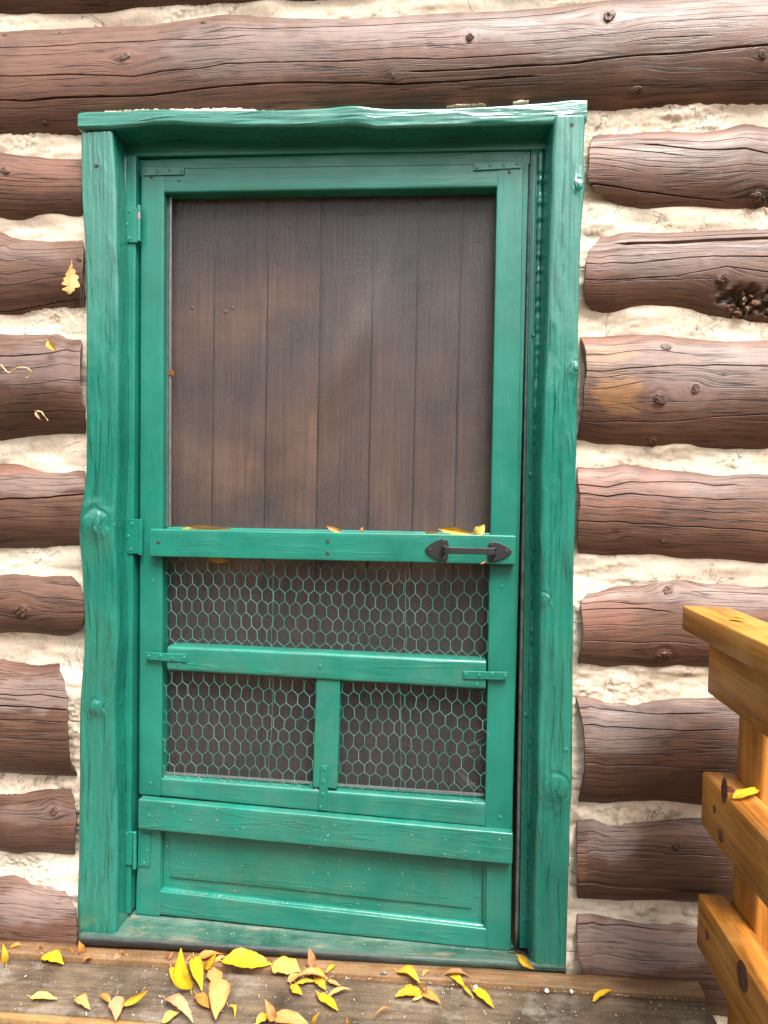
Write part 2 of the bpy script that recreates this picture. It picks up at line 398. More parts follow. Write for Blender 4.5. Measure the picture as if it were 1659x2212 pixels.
L_['gold'] = mat_leaf('leaf_golden', (0.52,0.24,0.010), (0.68,0.38,0.025), (0.80,0.55,0.12), (0.22,0.07,0.01), 0.6)
L_['pale'] = mat_leaf('leaf_pale_yellow', (0.60,0.37,0.06), (0.68,0.47,0.11), (0.75,0.55,0.2), (0.35,0.15,0.03), 0.4)
L_['tan'] = mat_leaf('leaf_tan', (0.45,0.21,0.06), (0.60,0.34,0.125), (0.62,0.36,0.14), (0.22,0.08,0.02), 0.5)
L_['pink'] = mat_leaf('leaf_pinkish_tan', (0.44,0.19,0.09), (0.55,0.28,0.145), (0.55,0.27,0.13), (0.2,0.06,0.02), 0.4)
L_['orange'] = mat_leaf('leaf_orange', (0.42,0.16,0.03), (0.58,0.25,0.06), (0.5,0.22,0.06), (0.12,0.035,0.01), 0.5)
L_['brown'] = mat_leaf('leaf_brown', (0.16,0.07,0.02), (0.32,0.15,0.045), (0.28,0.13,0.04), (0.06,0.02,0.008), 0.5)

# ------------------------------------------------------------------ ground (far below the porch, out of view)
gm = bmesh.new(); bmesh.ops.create_grid(gm, x_segments=8, y_segments=8, size=400)
for v in gm.verts: v.co.z = -0.62
g_o = bm_obj('ground', gm, M['ground']); g_o['kind'] = 'structure'
# unseen ring of foliage behind the camera, added to block low sky
wg = np.random.default_rng(3); NW = 9000
az = np.radians(wg.uniform(150, 390, NW)); rr_ = wg.uniform(8.5, 13.5, NW)
top_h = 4.0+1.5*fbm(az*6, az*0, 3, 3); hh_ = -0.6+top_h*wg.random(NW)**0.9
ctr = np.stack([rr_*np.cos(az), rr_*np.sin(az), hh_], -1)
d1 = wg.normal(size=(NW,3)); d1 /= np.linalg.norm(d1,axis=1,keepdims=True); d2 = np.cross(d1, wg.normal(size=(NW,3))); d2 /= np.linalg.norm(d2,axis=1,keepdims=True)
sz_ = wg.uniform(0.18,0.42,NW)[:,None]
WV = np.stack([ctr-d1*sz_, ctr-d2*sz_*0.6, ctr+d1*sz_, ctr+d2*sz_*0.6], 1).reshape(-1,3)
o = mesh_np('added_woods', WV, np.arange(NW*4).reshape(-1,4), mat_plain('sky_blocking_foliage', (0.085,0.075,0.02), 0.7, 0, 0, 4, 0.6), None, None, False); o['kind'] = 'stuff'; o['label'] = 'added mass of woodland foliage behind the camera, blocking low sky'
# ------------------------------------------------------------------ log wall
wall = empty('log_wall', 'dark brown painted log wall with cream mortar chinking around the green door', 'log wall', (0,0.05,0))
MY = -0.014                                     # depth of the mortar face
YC = 0.022                                      # depth of a log's axis behind that
def mortar_y(x, z):
    return (MY - 0.009*fbm(x*8, z*13, 3, 2) - 0.0036*fbm(x*12, z*42, 11, 2) - 0.0022*fbm(x*42, z*95, 17, 2)*np.clip(0.45+1.3*fbm(x*6+3, z*9, 19, 2),0.1,1.2) - 0.0020*fbm(x*170, z*190, 23, 2)*np.clip(0.3+1.8*fbm(x*7+9, z*10, 29, 2),0,1.2))

def col_z(X, poly):
    """height at the mortar face of a picture polyline, above each X"""
    z = np.full(len(X), 0.8)
    for _ in range(4):
        p = proj(np.stack([X, np.full_like(X, MY), z], -1)); py = pl(p[:,0], poly)
        zz = np.array([P(a, b, MY)[2] for a, b in zip(p[:,0], py)]); z = zz
    return z

LOGS = {}
def make_log(key, top, bot, x_far, x_end, end=None, cracks=(), knots=(), mat=0, bulge=0.56, patches=(), dent=None):
    """top/bot: picture polylines; x_end: X of the end at the door (None = runs right through); end: picture polyline (px,py) of the cut end"""
    d = 1 if (x_end is not None and x_end > x_far) else -1
    seg = []
    if x_end is None:
        xs = np.concatenate([np.arange(-1.7, -0.72, 0.03), np.arange(-0.72, 0.80, 0.004), np.arange(0.80, 1.71, 0.03)])
    elif d > 0:
        xs = np.concatenate([np.arange(x_far, -0.72, 0.03), np.arange(-0.72, x_end-0.002, 0.004), [x_end-0.0005, x_end]])
    else:
        xs = np.concatenate([[x_end, x_end+0.0005], np.arange(x_end+0.004, 0.82, 0.004), np.arange(0.82, x_far, 0.03)])[::-1]
    X = xs; n = len(X)
    zt = col_z(X, top); zb = col_z(X, bot)
    # smooth over the coarse picture polyline
    ker = np.ones(9)/9
    if n > 30:
        pad = lambda a: np.concatenate([np.full(4,a[0]), a, np.full(4,a[-1])])
        zt = np.convolve(pad(zt), ker, 'valid'); zb = np.convolve(pad(zb), ker, 'valid')
    zt = zt + 0.0012*fbm(X*25, X*0+len(key)*3.1, 5, 3); zb = zb + 0.0012*fbm(X*25, X*0+len(key)*5.7, 9, 3)
    cy, cz = CAM[1], CAM[2]
    at = (zt-cz)/(MY-cy); ab = (zb-cz)/(MY-cy)
    h0 = (zt-zb)/2
    hm = float(np.mean(h0)); b = np.clip(bulge*hm, 0.038, 0.066)
    ay = b + YC; th0 = math.asin((YC-MY)/ay)
    TH = np.linspace(th0, math.pi-th0, 90)
    a_t, a_b = zt.copy(), zb.copy()
    for _ in range(8):
        zc = (a_t+a_b)/2; hz = (a_t-a_b)/2/math.cos(th0)
        yy = YC - ay*np.sin(TH)[None,:]; zz = zc[:,None]+hz[:,None]*np.cos(TH)[None,:]
        S = (zz-cz)/(yy-cy)
        a_t += (at-S.max(1))*(MY-cy); a_b += (ab-S.min(1))*(MY-cy)
    zc = (a_t+a_b)/2; hz = (a_t-a_b)/2/math.cos(th0)
    # crack tracks -> angles
    pxc = proj(np.stack([X, np.full(n,-b), zc], -1))[:,0]
    ptop = pl(pxc, top); pbot = pl(pxc, bot)
    tracks = []
    for ck in cracks:
        pts = np.array(ck[0], float); wd = ck[1]; dp = ck[2] if len(ck) > 2 else 0.012
        fr = (pts[:,1]-pl(pts[:,0], top))/(pl(pts[:,0], bot)-pl(pts[:,0], top))
        f = np.interp(pxc, pts[:,0], fr)
        f = f + 0.004*fbm(X*22, X*0+fr[0]*50, 31, 3)
        x0, x1 = pts[0,0], pts[-1,0]; L = x1-x0
        e0 = 1.0 if x0 < 8 or (x_end is not None and d < 0 and x0 < 1290) else 0
        e1 = 1.0 if x1 > 1650 or (x_end is not None and d > 0 and x1 > 130) else 0
        amp = np.ones(n)
        if not e0: amp *= np.clip((pxc-x0)/min(40, L*0.3), 0, 1)
        if not e1: amp *= np.clip((x1-pxc)/min(40, L*0.3), 0, 1)
        amp *= 0.75+0.5*vnoise(X*22, X*0+fr[0]*91, 41)
        tracks.append((float(np.mean(fr)), f, amp, wd, dp))
    tracks.sort(key=lambda t: t[0])
    full = [(0.05, np.full(n,0.05), None, 0, 0)] + tracks + [(0.97, np.full(n,0.97), None, 0, 0)]
    extra = []; er = np.random.default_rng(int(hash_(key)*1000)+3)
    for q in range(len(full)-1):
        gap = full[q+1][0]-full[q][0]; kx = int(gap/0.068)-1
        for e_ in range(max(0, kx)):
            wq = (e_+1)/(kx+1)+er.uniform(-0.25,0.25)/(kx+1)
            f = full[q][1]*(1-wq)+full[q+1][1]*wq + 0.003*fbm(X*18, X*0+er.uniform(0,90), 7, 2)
            amp = np.clip(2.4*fbm(X*er.uniform(4,9)+er.uniform(0,50), X*0+er.uniform(0,90), 21, 2)+0.35, 0, 1.15)
            extra.append((full[q][0]*(1-wq)+full[q+1][0]*wq, f, amp, er.uniform(0.0007,0.0012), er.uniform(0.003,0.006)))
    tracks += extra; tracks.sort(key=lambda t: t[0])
    ths = []
    for i in range(n):
        it, ib = S[i].argmax(), S[i].argmin()
        th_s, th_e = TH[it], TH[ib]; ss = S[i, it:ib+1]; tt = TH[it:ib+1]
        row = []
        for (m_, f, amp, wd, dp) in tracks:
            py = ptop[i]+f[i]*(pbot[i]-ptop[i])
            # slope wanted
            q = P(pxc[i], py, MY); s = (q[2]-cz)/(MY-cy)
            row.append(np.interp(-s, -ss, tt))
        ths.append(row)
    ths = np.array(ths).reshape(n, len(tracks))
    lo, hi = -0.35, math.pi+0.35
    arc = lambda dth: dth*max(ay, float(hz.mean()))
    rows_th = []; rows_dep = []
    def add_row(th, dep): rows_th.append(th); rows_dep.append(dep)
    prev = np.full(n, lo); add_row(prev.copy(), np.zeros(n))
    for k, (m_, f, amp, wd, dp) in enumerate(tracks):
        r = math.sqrt(ay*float(hz.mean()))
        hw = np.maximum(wd*amp/2, 0.0002)/r
        c = np.maximum(ths[:,k], prev+hw*1.2+0.003)
        nr = max(2, int(arc(float(np.mean(c-prev)))/0.0045))
        dl = np.minimum(0.0006/r, hw)
        for q in range(1, nr+1): add_row(prev+(c-hw-dl-prev)*q/nr, np.zeros(n))
        add_row(c-hw, np.zeros(n))
        dd = dp*np.clip(amp,0,1)**0.7
        add_row(c-hw*0.45, dd*0.8); add_row(c+hw*0.1, dd); add_row(c+hw*0.8, np.zeros(n)); add_row(c+hw*0.8+dl, np.zeros(n))
        prev = c+hw*0.8+dl
    nr = max(2, int(arc(float(np.mean(hi-prev)))/0.0045))
    for q in range(1, nr+1): add_row(prev+(hi-prev)*q/nr, np.zeros(n))
    nb = 6
    for q in range(1, nb): add_row(np.full(n, hi+(2*math.pi+lo-hi)*q/nb), np.zeros(n))
    T = np.stack(rows_th, 1); D = np.stack(rows_dep, 1); nv = T.shape[1]
    XX = np.repeat(X[:,None], nv, 1)
    und = 1 + 0.012*fbm(XX*5, T*1.6+len(key), 51, 3) + 0.005*fbm(XX*22, T*7, 61, 3)
    Y = YC - ay*np.sin(T)*und; Z = zc[:,None] + hz[:,None]*np.cos(T)*(1+0.3*(und-1))
    V = np.cumsum(np.concatenate([np.zeros((n,1)), np.abs(np.diff(T,axis=1))*math.sqrt(ay*float(hz.mean()))], 1), 1) + len(key)*0.731 + hash_(key)
    U = XX + hash_(key)*3
    nrm = np.stack([np.zeros_like(T), -np.sin(T)*hz[:,None], np.cos(T)*ay], -1); nrm /= np.linalg.norm(nrm, axis=-1, keepdims=True)
    Y = Y - nrm[...,1]*D; Z = Z - nrm[...,2]*D
    # knots
    spots = []
    for kn in knots:
        px, py, r = kn[:3]; style = kn[3] if len(kn) > 3 else 'ring'
        q = P(px, py, -b*0.8); i = int(np.argmin(np.abs(X-q[0])))
        s = (P(px, py, MY)[2]-cz)/(MY-cy); it, ib = S[i].argmax(), S[i].argmin()
        th = float(np.interp(-s, -S[i,it:ib+1], TH[it:ib+1]))
        c = np.array([X[i], YC-ay*math.sin(th), zc[i]+hz[i]*math.cos(th)])
        # refine X from true depth
        c[0] = P(px, py, c[1])[0]
        R = r/FPX*(c[1]-CAM[1])*1.0
        nn = np.array([0, -math.sin(th)*hz[i], math.cos(th)*ay]); nn /= np.linalg.norm(nn)
        dist = np.sqrt((XX-c[0])**2+(Y-c[1])**2+(Z-c[2])**2)
        ht = {'ring':0.16,'proud':0.14,'flat':0.07,'hole':-0.35,'dark':0.14}.get(style,0.15)*R
        bumpv = ht*np.exp(-(dist/(1.9*R))**2) - (0.10*R)*np.exp(-((dist-1.12*R)/(0.22*R))**2)*(style != 'hole')
        Y = Y + nn[1]*bumpv; Z = Z + nn[2]*bumpv
        tang = np.array([0, -nn[2], nn[1]])
        dv = (Y-c[1])*tang[1]+(Z-c[2])*tang[2]; du = XX-c[0]
        wgt = np.exp(-((du/(3.2*R))**2+(dv/(2.2*R))**2))
        V = V + dv*0.75*wgt*(1 if (V[:,1]-V[:,0]).mean() > 0 else -1)*(-1 if tang[2] < 0 else -1)
        spots.append((c+nn*ht, nn, R, style))
    rot = np.zeros_like(XX)
    if dent is not None:
        pq = proj(np.stack([XX, Y, Z], -1)); dx_ = (pq[...,0]-dent[0])/dent[2]; dy_ = (pq[...,1]-dent[1]-0.10*(pq[...,0]-dent[0]))/dent[3]
        dd_ = np.sqrt(dx_**2+dy_**2)+0.45*fbm(pq[...,0]/14, pq[...,1]/10, 33, 3)
        rot = np.clip((1.05-dd_)/0.25, 0, 1)*(Y < 0.02)
        Y = Y + rot*(dent[4]*(0.75+0.9*fbm(pq[...,0]/9, pq[...,1]/8, 35, 3)))
    # cut end
    Xo = XX.copy()
    if x_end is not None and end is not None:
        e = np.array(end, float); ee = e[np.argsort(e[:,1])]
        pe = proj(np.stack([np.full(nv, X[-1] if d > 0 else X[-1]), Y[-1], Z[-1]], -1))
        pxe = np.interp(pe[:,1], ee[:,1], ee[:,0])
        xe = np.array([P(a, bb, yy_)[0] for a, bb, yy_ in zip(pxe, pe[:,1], np.minimum(Y[-1], MY))])
        xe = xe + 0.0015*fbm(Z[-1]*60, Y[-1]*60, 77, 3)
        ramp_ = np.clip(1-np.abs(XX-X[-1])/0.10, 0, 1)
        Xo = XX + ramp_*(xe-X[-1])[None,:]
    verts = np.stack([Xo, Y, Z], -1)
    # closing rings
    ext = []
    for (dx, sh) in ((0.0008,0.993),(0.0012,0.96),(0.0012,0.5),(0.0012,0.02)):
        last = verts[-1].copy(); cc = np.array([0, YC, zc[-1]])
        xl = last[:,0]; 
        if x_end is not None and sh < 0.95:
            cap = (xl*d).min()*d; kk = (0.95-sh)/0.95; xl = xl + (cap-xl)*min(1.0, kk*6)
        ext.append(np.stack([xl + (d if x_end is not None else 1)*dx, cc[1]+(last[:,1]-cc[1])*sh, cc[2]+(last[:,2]-cc[2])*sh], -1))
    verts = np.concatenate([verts, np.stack(ext, 0)], 0)
    UV = np.stack([U, V], -1); UV = np.concatenate([UV, np.stack([np.stack([U[-1]+0.01*(k+1), V[-1]], -1) for k in range(4)], 0)], 0)
    nu = verts.shape[0]
    px_all = proj(verts.reshape(-1,3))
    att = {k: np.zeros(len(px_all)) for k in ('worn','rust','ochre')}
    att['rot'] = np.concatenate([rot, np.repeat(rot[-1:],4,0)],0).ravel()
    for (kind, x0, y0, rx, ry, a) in patches:
        nz = fbm(px_all[:,0]/30, px_all[:,1]/18, 91, 4)*0.55
        dd = np.sqrt(((px_all[:,0]-x0)/rx)**2+((px_all[:,1]-y0)/ry)**2)+nz
        att[kind] = np.maximum(att[kind], a*np.clip((1.15-dd)/0.4, 0, 1))
    F = grid_faces(nu, nv, True)
    if d > 0 or x_end is None: F = F[:, ::-1]
    o = mesh_np('log', verts.reshape(-1,3), F, M['log'][mat], wall, UV.reshape(-1,2), True, att)
    for (c, nn, R, style) in spots: make_knot(o, c, nn, R, style)
    LOGS[key] = o
    return o
def hash_(k): return (sum(ord(c)*(i+3) for i, c in enumerate(k)) % 97)*0.173

def make_knot(parent, c, nn, R, style):
    if style == 'hole': R0 = R*0.75
    nr, na = 9, 22
    t1 = np.array([1.0,0,0]); t2 = np.cross(nn, t1); t2 /= np.linalg.norm(t2)
    a = np.linspace(0, 2*math.pi, na, endpoint=False)
    wob = (0.86+0.14*np.cos(2*(a-c[0]*40)))*(1+0.22*fbm(np.cos(a)*1.5+c[0]*31, np.sin(a)*1.5+c[2]*17, 5, 2))
    VV = []; UVv = []
    for k in range(nr):
        f = k/(nr-1); rr = R*f*wob
        hgt = {'ring':0.10,'proud':0.22,'flat':0.03,'hole':-0.5,'dark':0.10}.get(style,0.1)*R*(1-f**2.5)
        ring = 0.035*R*np.sin(f*4.5*2*math.pi)
        jag = (0.30 if style in ('proud','dark') else 0.13)*R*fbm(np.cos(a)*f*5+c[0]*9, np.sin(a)*f*5+c[2]*9, 15, 3)
        hh = hgt+ring+jag
        if k == nr-1: hh = np.full(na, -0.30*R)
        if style == 'hole': hh = np.minimum(hh, -0.05*R)
        VV.append(c+t1*(np.cos(a)*rr)[:,None]+t2*(np.sin(a)*rr*0.92)[:,None]+nn*hh[:,None])
        UVv.append(np.stack([np.full(na, f*R*3)+c[0], f*R*1.3+a*0.004+c[2]], -1))
    V = np.concatenate(VV); UVv = np.concatenate(UVv)
    F = grid_faces(nr, na, True)
    z = np.zeros(len(V))
    mesh_np('knot', V, F, M['dark'] if style == 'hole' else M['knot'], parent, UVv, True, {'worn':z+(0.10 if style=='ring' else 0),'rust':z+(0.15 if style=='proud' else 0.05),'ochre':z,'rot':np.clip(0.18+0.9*fbm(V[:,0]*160,V[:,2]*160,57,2)+np.repeat(np.linspace(0,1,nr)**6,na)*0.8,0,0.85)})

XR = 1.7; XL = -1.7
def thin(p): return (p, 0.0012, 0.006)
def mid(p): return (p, 0.0020, 0.010)
def wide(p): return (p, 0.0034, 0.015)
make_log('T0', [(-50,-320),(1700,-360)], [(0,34),(105,29),(192,23),(290,16),(407,10),(552,2),(700,-6),(1100,-22),(1659,-42)], 0, None, mat=2,
         cracks=[thin([(-40,-60),(700,-80),(1700,-100)])])
make_log('T1', [(0,67),(174,60),(325,55),(407,43),(488,30),(552,37),(727,42),(814,38),(902,32),(1018,26),(1106,23),(1193,17),(1280,5),(1338,-2),(1659,-22)],
         [(0,299),(58,299),(145,293),(300,284),(600,265),(900,250),(1280,234),(1396,236),(1443,236),(1600,227),(1659,229)], 0, None, mat=0, bulge=0.56,
         cracks=[mid([(0,103),(145,98),(232,85),(290,78),(337,84),(418,86),(482,83),(552,74)]),
                 mid([(436,71),(552,62),(727,58),(902,49),(1105,38),(1222,26),(1298,12)]),
                 mid([(0,165),(145,161),(244,163),(290,166),(349,154),(436,148),(552,135),(727,129),(843,127),(960,128),(1047,123),(1105,119),(1200,112)]),
                 wide([(872,156),(988,152),(1105,144),(1251,136),(1385,119),(1512,112),(1659,97)]),
                 wide([(0,217),(40,218),(116,212),(232,209),(314,207),(407,195),(494,186),(552,181),(669,178),(785,179),(861,183),(988,176),(1105,167),(1190,164)]),
                 thin([(1327,96),(1425,81),(1570,75)]), thin([(1300,190),(1385,184),(1512,183),(1659,174)])],
         knots=[(270,123,13,'ring'),(1015,81,12,'proud'),(849,164,6,'ring'),(1373,196,12,'proud'),(1315,36,17,'dark'),(132,70,6,'dark'),(96,267,8,'dark'),(441,49,7,'dark'),(1646,119,11,'ring'),(924,97,4,'hole'),(12,76,8,'ring')],
         patches=[('worn',520,110,170,60,0.45),('worn',880,60,330,40,0.5),('rust',150,150,180,60,0.35),('rust',950,100,120,30,0.4),('worn',1250,110,110,25,0.4)])
EL = -0.472; ER = 0.44
make_log('L1', [(0,328),(32,332),(75,338),(125,342),(172,343),(240,344)], [(0,469),(50,472),(130,470),(175,471),(240,470)], XL, EL, [(175,320),(176,480)], mat=0,
         cracks=[thin([(0,400),(90,404),(200,402)])], knots=[(12,369,12,'ring')], patches=[('rust',90,380,120,40,0.45)])
make_log('L2', [(0,501),(15,513),(45,519),(75,521),(112,521),(179,518)], [(0,681),(88,671),(180,667)], XL, -0.46, [(178,510),(178,560),(176,600),(181,640),(183,690)], mat=0,
         cracks=[thin([(0,561),(60,557),(112,553)]), thin([(0,616),(88,603),(175,593)]), wide([(0,673),(88,658),(125,652),(182,647)])], knots=[(171,560,8,'dark')], patches=[('worn',60,545,90,22,0.35)])
make_log('L3', [(0,719),(25,722),(75,723),(105,721),(140,719),(160,727),(172,731)], [(0,953),(75,941),(182,941)], XL, -0.46, [(172,720),(175,734),(172,756),(170,816),(175,866),(182,881),(183,950)], mat=2,
         cracks=[wide([(0,769),(62,766),(112,762),(175,759)]), thin([(0,800),(60,797),(175,790)]), thin([(0,832),(80,829),(172,823)]), thin([(30,858),(172,850)]), mid([(0,891),(75,890),(140,888)])],
         patches=[('worn',80,790,130,55,0.45)])
make_log('L4', [(0,1004),(25,1004),(62,1010),(100,1017),(140,1019),(180,1016)], [(0,1187),(62,1184),(112,1185),(170,1184)], XL, EL, [(182,1000),(182,1050),(180,1080),(172,1110),(171,1190)], mat=0,
         cracks=[thin([(0,1036),(100,1034),(180,1030)]), wide([(0,1079),(62,1077),(125,1071),(180,1066)]), thin([(0,1121),(112,1116),(180,1112)])], patches=[('worn',90,1040,110,28,0.5),('rust',40,1014,120,14,0.5)])
make_log('L5', [(0,1241),(25,1236),(62,1240),(112,1242),(150,1243),(180,1246)], [(0,1367),(50,1368),(100,1370),(140,1375),(180,1376)], XL, -0.47, [(150,1242),(160,1249),(172,1264),(178,1285),(180,1300),(179,1344),(172,1364),(155,1372),(146,1376)], mat=2, bulge=0.75,
         cracks=[thin([(0,1281),(38,1277),(80,1290),(178,1297)]), mid([(68,1320),(125,1324),(179,1324)])], knots=[(48,1319,20,'dark')])
make_log('L6', [(0,1430),(25,1437),(75,1442),(125,1440),(165,1440)], [(0,1667),(75,1673),(162,1677)], XL, -0.485, [(125,1440),(135,1462),(140,1494),(143,1519),(143,1569),(146,1619),(150,1657),(165,1678)], mat=2,
         cracks=[thin([(0,1453),(70,1458),(120,1452)]), mid([(0,1500),(75,1500),(140,1508)]), wide([(0,1525),(62,1527),(135,1534)]), mid([(0,1554),(70,1556),(142,1562)]), thin([(0,1593),(140,1600)]), thin([(0,1620),(142,1622)])],
         patches=[('worn',70,1500,110,40,0.5)])
make_log('L7', [(0,1715),(50,1714),(100,1708),(140,1703),(152,1706)], [(0,1836),(25,1845),(50,1845),(75,1843),(157,1846)], XL, -0.475, [(151,1703),(159,1741),(165,1774),(160,1799),(157,1848)], mat=2,
         cracks=[thin([(0,1748),(80,1750)])], knots=[(118,1751,13,'dark')], patches=[('worn',60,1760,100,22,0.3)])
make_log('L8', [(0,1894),(38,1899),(62,1909),(100,1915),(135,1919),(165,1922)], [(0,2075),(170,2088)], XL, -0.475, [(135,1919),(150,1946),(162,1964),(164,2034),(164,2090)], mat=2,
         cracks=[thin([(0,1979),(100,1986),(160,1989)])], patches=[('worn',70,1955,130,40,0.55)])
make_log('R1', [(1262,296),(1284,291),(1319,289),(1362,286),(1424,283),(1519,286),(1554,281),(1612,268),(1644,274),(1659,276)],
         [(1270,446),(1342,448),(1382,453),(1444,452),(1489,448),(1569,451),(1659,449)], XR, 0.475, [(1283,291),(1275,308),(1273,363),(1269,376),(1270,388),(1278,401),(1284,416),(1302,424),(1325,438),(1344,452)], mat=1,
         cracks=[wide([(1369,309),(1419,313),(1469,318),(1544,324),(1659,331)]), mid([(1275,319),(1344,322),(1419,329),(1494,339)]), thin([(1277,353),(1332,361),(1407,376)]), thin([(1400,362),(1500,368),(1659,372)]), wide([(1279,398),(1344,406),(1419,416),(1494,426),(1569,433),(1594,437)])],
         knots=[(1634,433,20,'dark')], patches=[('worn',1480,340,190,32,0.45),('rust',1300,340,50,45,0.5),('rust',1500,291,200,9,0.5)])
make_log('R2', [(1262,512),(1292,511),(1309,504),(1327,501),(1369,501),(1444,503),(1494,502),(1569,498),(1659,493)],
         [(1262,668),(1294,671),(1332,672),(1369,667),(1432,667),(1494,671),(1560,690),(1659,703)], XR, 0.47, [(1300,508),(1292,520),(1274,538),(1267,563),(1264,601),(1262,638),(1267,656),(1279,670)], mat=1,
         cracks=[mid([(1344,511),(1494,511),(1594,506),(1659,503)]), ([(1312,526),(1344,527),(1444,524),(1544,519),(1659,514)],0.0078,0.02), mid([(1267,569),(1369,569),(1469,558),(1544,553),(1659,554)]), mid([(1264,604),(1369,602),(1469,596),(1544,581),(1569,576),(1659,588)]), thin([(1264,612),(1330,612)])],
         knots=[(1562,603,15,'proud')], dent=(1618,650,66,34,0.013), patches=[('worn',1400,575,140,28,0.5),('rust',1290,590,45,60,0.4)])
make_log('R3', [(1250,731),(1307,729),(1357,724),(1394,722),(1434,724),(1469,729),(1514,735),(1569,734),(1659,734)],
         [(1249,949),(1294,959),(1344,961),(1387,967),(1424,969),(1469,965),(1532,966),(1619,969),(1659,970)], XR, 0.47, [(1257,732),(1267,759),(1269,799),(1264,831),(1259,891),(1252,924),(1247,950)], mat=1,
         cracks=[thin([(1270,766),(1332,763),(1406,756),(1460,762),(1560,766)]), mid([(1272,802),(1344,796),(1394,793),(1469,789),(1544,788),(1659,791)]), thin([(1268,816),(1369,808),(1469,806)]), thin([(1264,841),(1344,833),(1410,820)]), mid([(1257,910),(1332,910),(1394,912),(1469,910),(1544,901),(1659,895)])],
         knots=[(1438,751,12,'ring'),(1424,862,16,'ring'),(1502,839,12,'ring'),(1563,807,4,'ring'),(1408,955,14,'dark')],
         patches=[('ochre',1316,768,58,26,0.38),('ochre',1338,848,52,50,0.42),('worn',1540,800,180,60,0.45),('worn',1470,850,70,35,0.4),('rust',1500,735,300,8,0.6)])
make_log('R4', [(1249,1007),(1282,1008),(1307,1008),(1327,1003),(1364,1002),(1394,1010),(1452,1017),(1494,1018),(1549,1024),(1594,1016),(1659,1019)],
         [(1252,1197),(1307,1202),(1357,1199),(1419,1201),(1469,1209),(1519,1206),(1619,1214),(1659,1219)], XR, 0.47, [(1248,1005),(1249,1041),(1254,1066),(1253,1096),(1249,1129),(1248,1166),(1252,1200)], mat=1,
         cracks=[mid([(1252,1047),(1319,1051),(1369,1041),(1444,1040),(1519,1044),(1619,1051)]), mid([(1254,1066),(1319,1071),(1419,1070),(1519,1076),(1619,1080)]), thin([(1254,1092),(1344,1096),(1469,1102),(1619,1110)]), mid([(1252,1126),(1319,1127),(1369,1132),(1444,1135),(1519,1139),(1659,1149)])],
         knots=[(1323,1152,5,'hole'),(1433,1171,7,'dark')], patches=[('rust',1330,1060,180,55,0.5),('worn',1420,1062,150,18,0.35)])
make_log('R5', [(1250,1280),(1274,1275),(1307,1268),(1384,1267),(1404,1259),(1434,1253),(1469,1252),(1494,1260),(1519,1265),(1594,1268),(1659,1270)],
         [(1249,1433),(1294,1437),(1357,1437),(1394,1440),(1444,1438),(1537,1438),(1659,1445)], XR, 0.475, [(1280,1272),(1262,1290),(1255,1304),(1257,1319),(1260,1357),(1259,1382),(1254,1414),(1249,1434)], mat=1,
         cracks=[thin([(1256,1301),(1319,1300),(1400,1304)]), thin([(1469,1279),(1519,1278),(1594,1280),(1659,1284)]), mid([(1256,1316),(1319,1315),(1382,1314),(1419,1319),(1457,1325),(1482,1327)]), thin([(1260,1350),(1400,1352),(1530,1358)]), mid([(1260,1383),(1332,1387),(1419,1387),(1537,1394)])],
         knots=[(1444,1274,13,'dark'),(1432,1417,18,'dark')], patches=[('rust',1300,1330,70,50,0.6),('worn',1560,1290,160,30,0.5)])
make_log('R6', [(1247,1510),(1264,1509),(1294,1517),(1332,1518),(1382,1518),(1424,1515),(1457,1509),(1534,1510),(1659,1512)],
         [(1249,1732),(1294,1737),(1344,1732),(1419,1730),(1517,1738),(1659,1742)], XR, 0.475, [(1247,1508),(1254,1539),(1262,1577),(1264,1619),(1265,1669),(1262,1694),(1249,1735)], mat=2,
         cracks=[mid([(1252,1528),(1307,1532),(1369,1538),(1432,1543),(1469,1543),(1567,1540)]), mid([(1259,1564),(1319,1569),(1394,1574),(1469,1579),(1592,1575)]), thin([(1264,1594),(1400,1597),(1592,1600)]), thin([(1264,1614),(1394,1616),(1589,1618)]), mid([(1264,1648),(1344,1654),(1469,1659),(1589,1662)]), thin([(1264,1682),(1400,1690),(1520,1695)])],
         patches=[('worn',1350,1575,120,50,0.55),('rust',1480,1620,60,50,0.35)])
make_log('R7', [(1249,1764),(1257,1757),(1274,1760),(1287,1770),(1307,1774),(1344,1776),(1419,1773),(1517,1774),(1659,1776)],
         [(1247,1939),(1294,1941),(1344,1946),(1419,1944),(1507,1948),(1659,1950)], XR, 0.475, [(1250,1755),(1247,1784),(1248,1859),(1249,1909),(1247,1945)], mat=2,
         cracks=[thin([(1300,1793),(1380,1795)]), mid([(1249,1843),(1294,1839),(1344,1837),(1407,1839),(1457,1848),(1494,1846),(1572,1851)]), ([(1249,1906),(1319,1914),(1394,1919),(1469,1924),(1577,1929)],0.006,0.012)],
         knots=[(1459,1825,12,'proud')], patches=[('worn',1315,1815,62,42,0.6),('rust',1420,1790,90,14,0.4),('rust',1256,1860,12,40,0.5)])
make_log('R8', [(1247,1978),(1264,1976),(1282,1984),(1344,1991),(1394,2003),(1457,2006),(1507,2006),(1659,2010)],
         [(1247,2165),(1659,2205)], XR, 0.475, [(1247,1978),(1248,2034),(1252,2071),(1259,2089),(1257,2109),(1256,2170)], mat=2,
         cracks=[mid([(1247,1994),(1319,1998),(1394,2004),(1450,2012)]), thin([(1250,2034),(1350,2036)]), mid([(1252,2064),(1282,2060),(1314,2064),(1357,2073),(1419,2076),(1522,2080)])],
         patches=[('worn',1380,2045,190,55,0.6),('rust',1480,2012,90,9,0.5)])

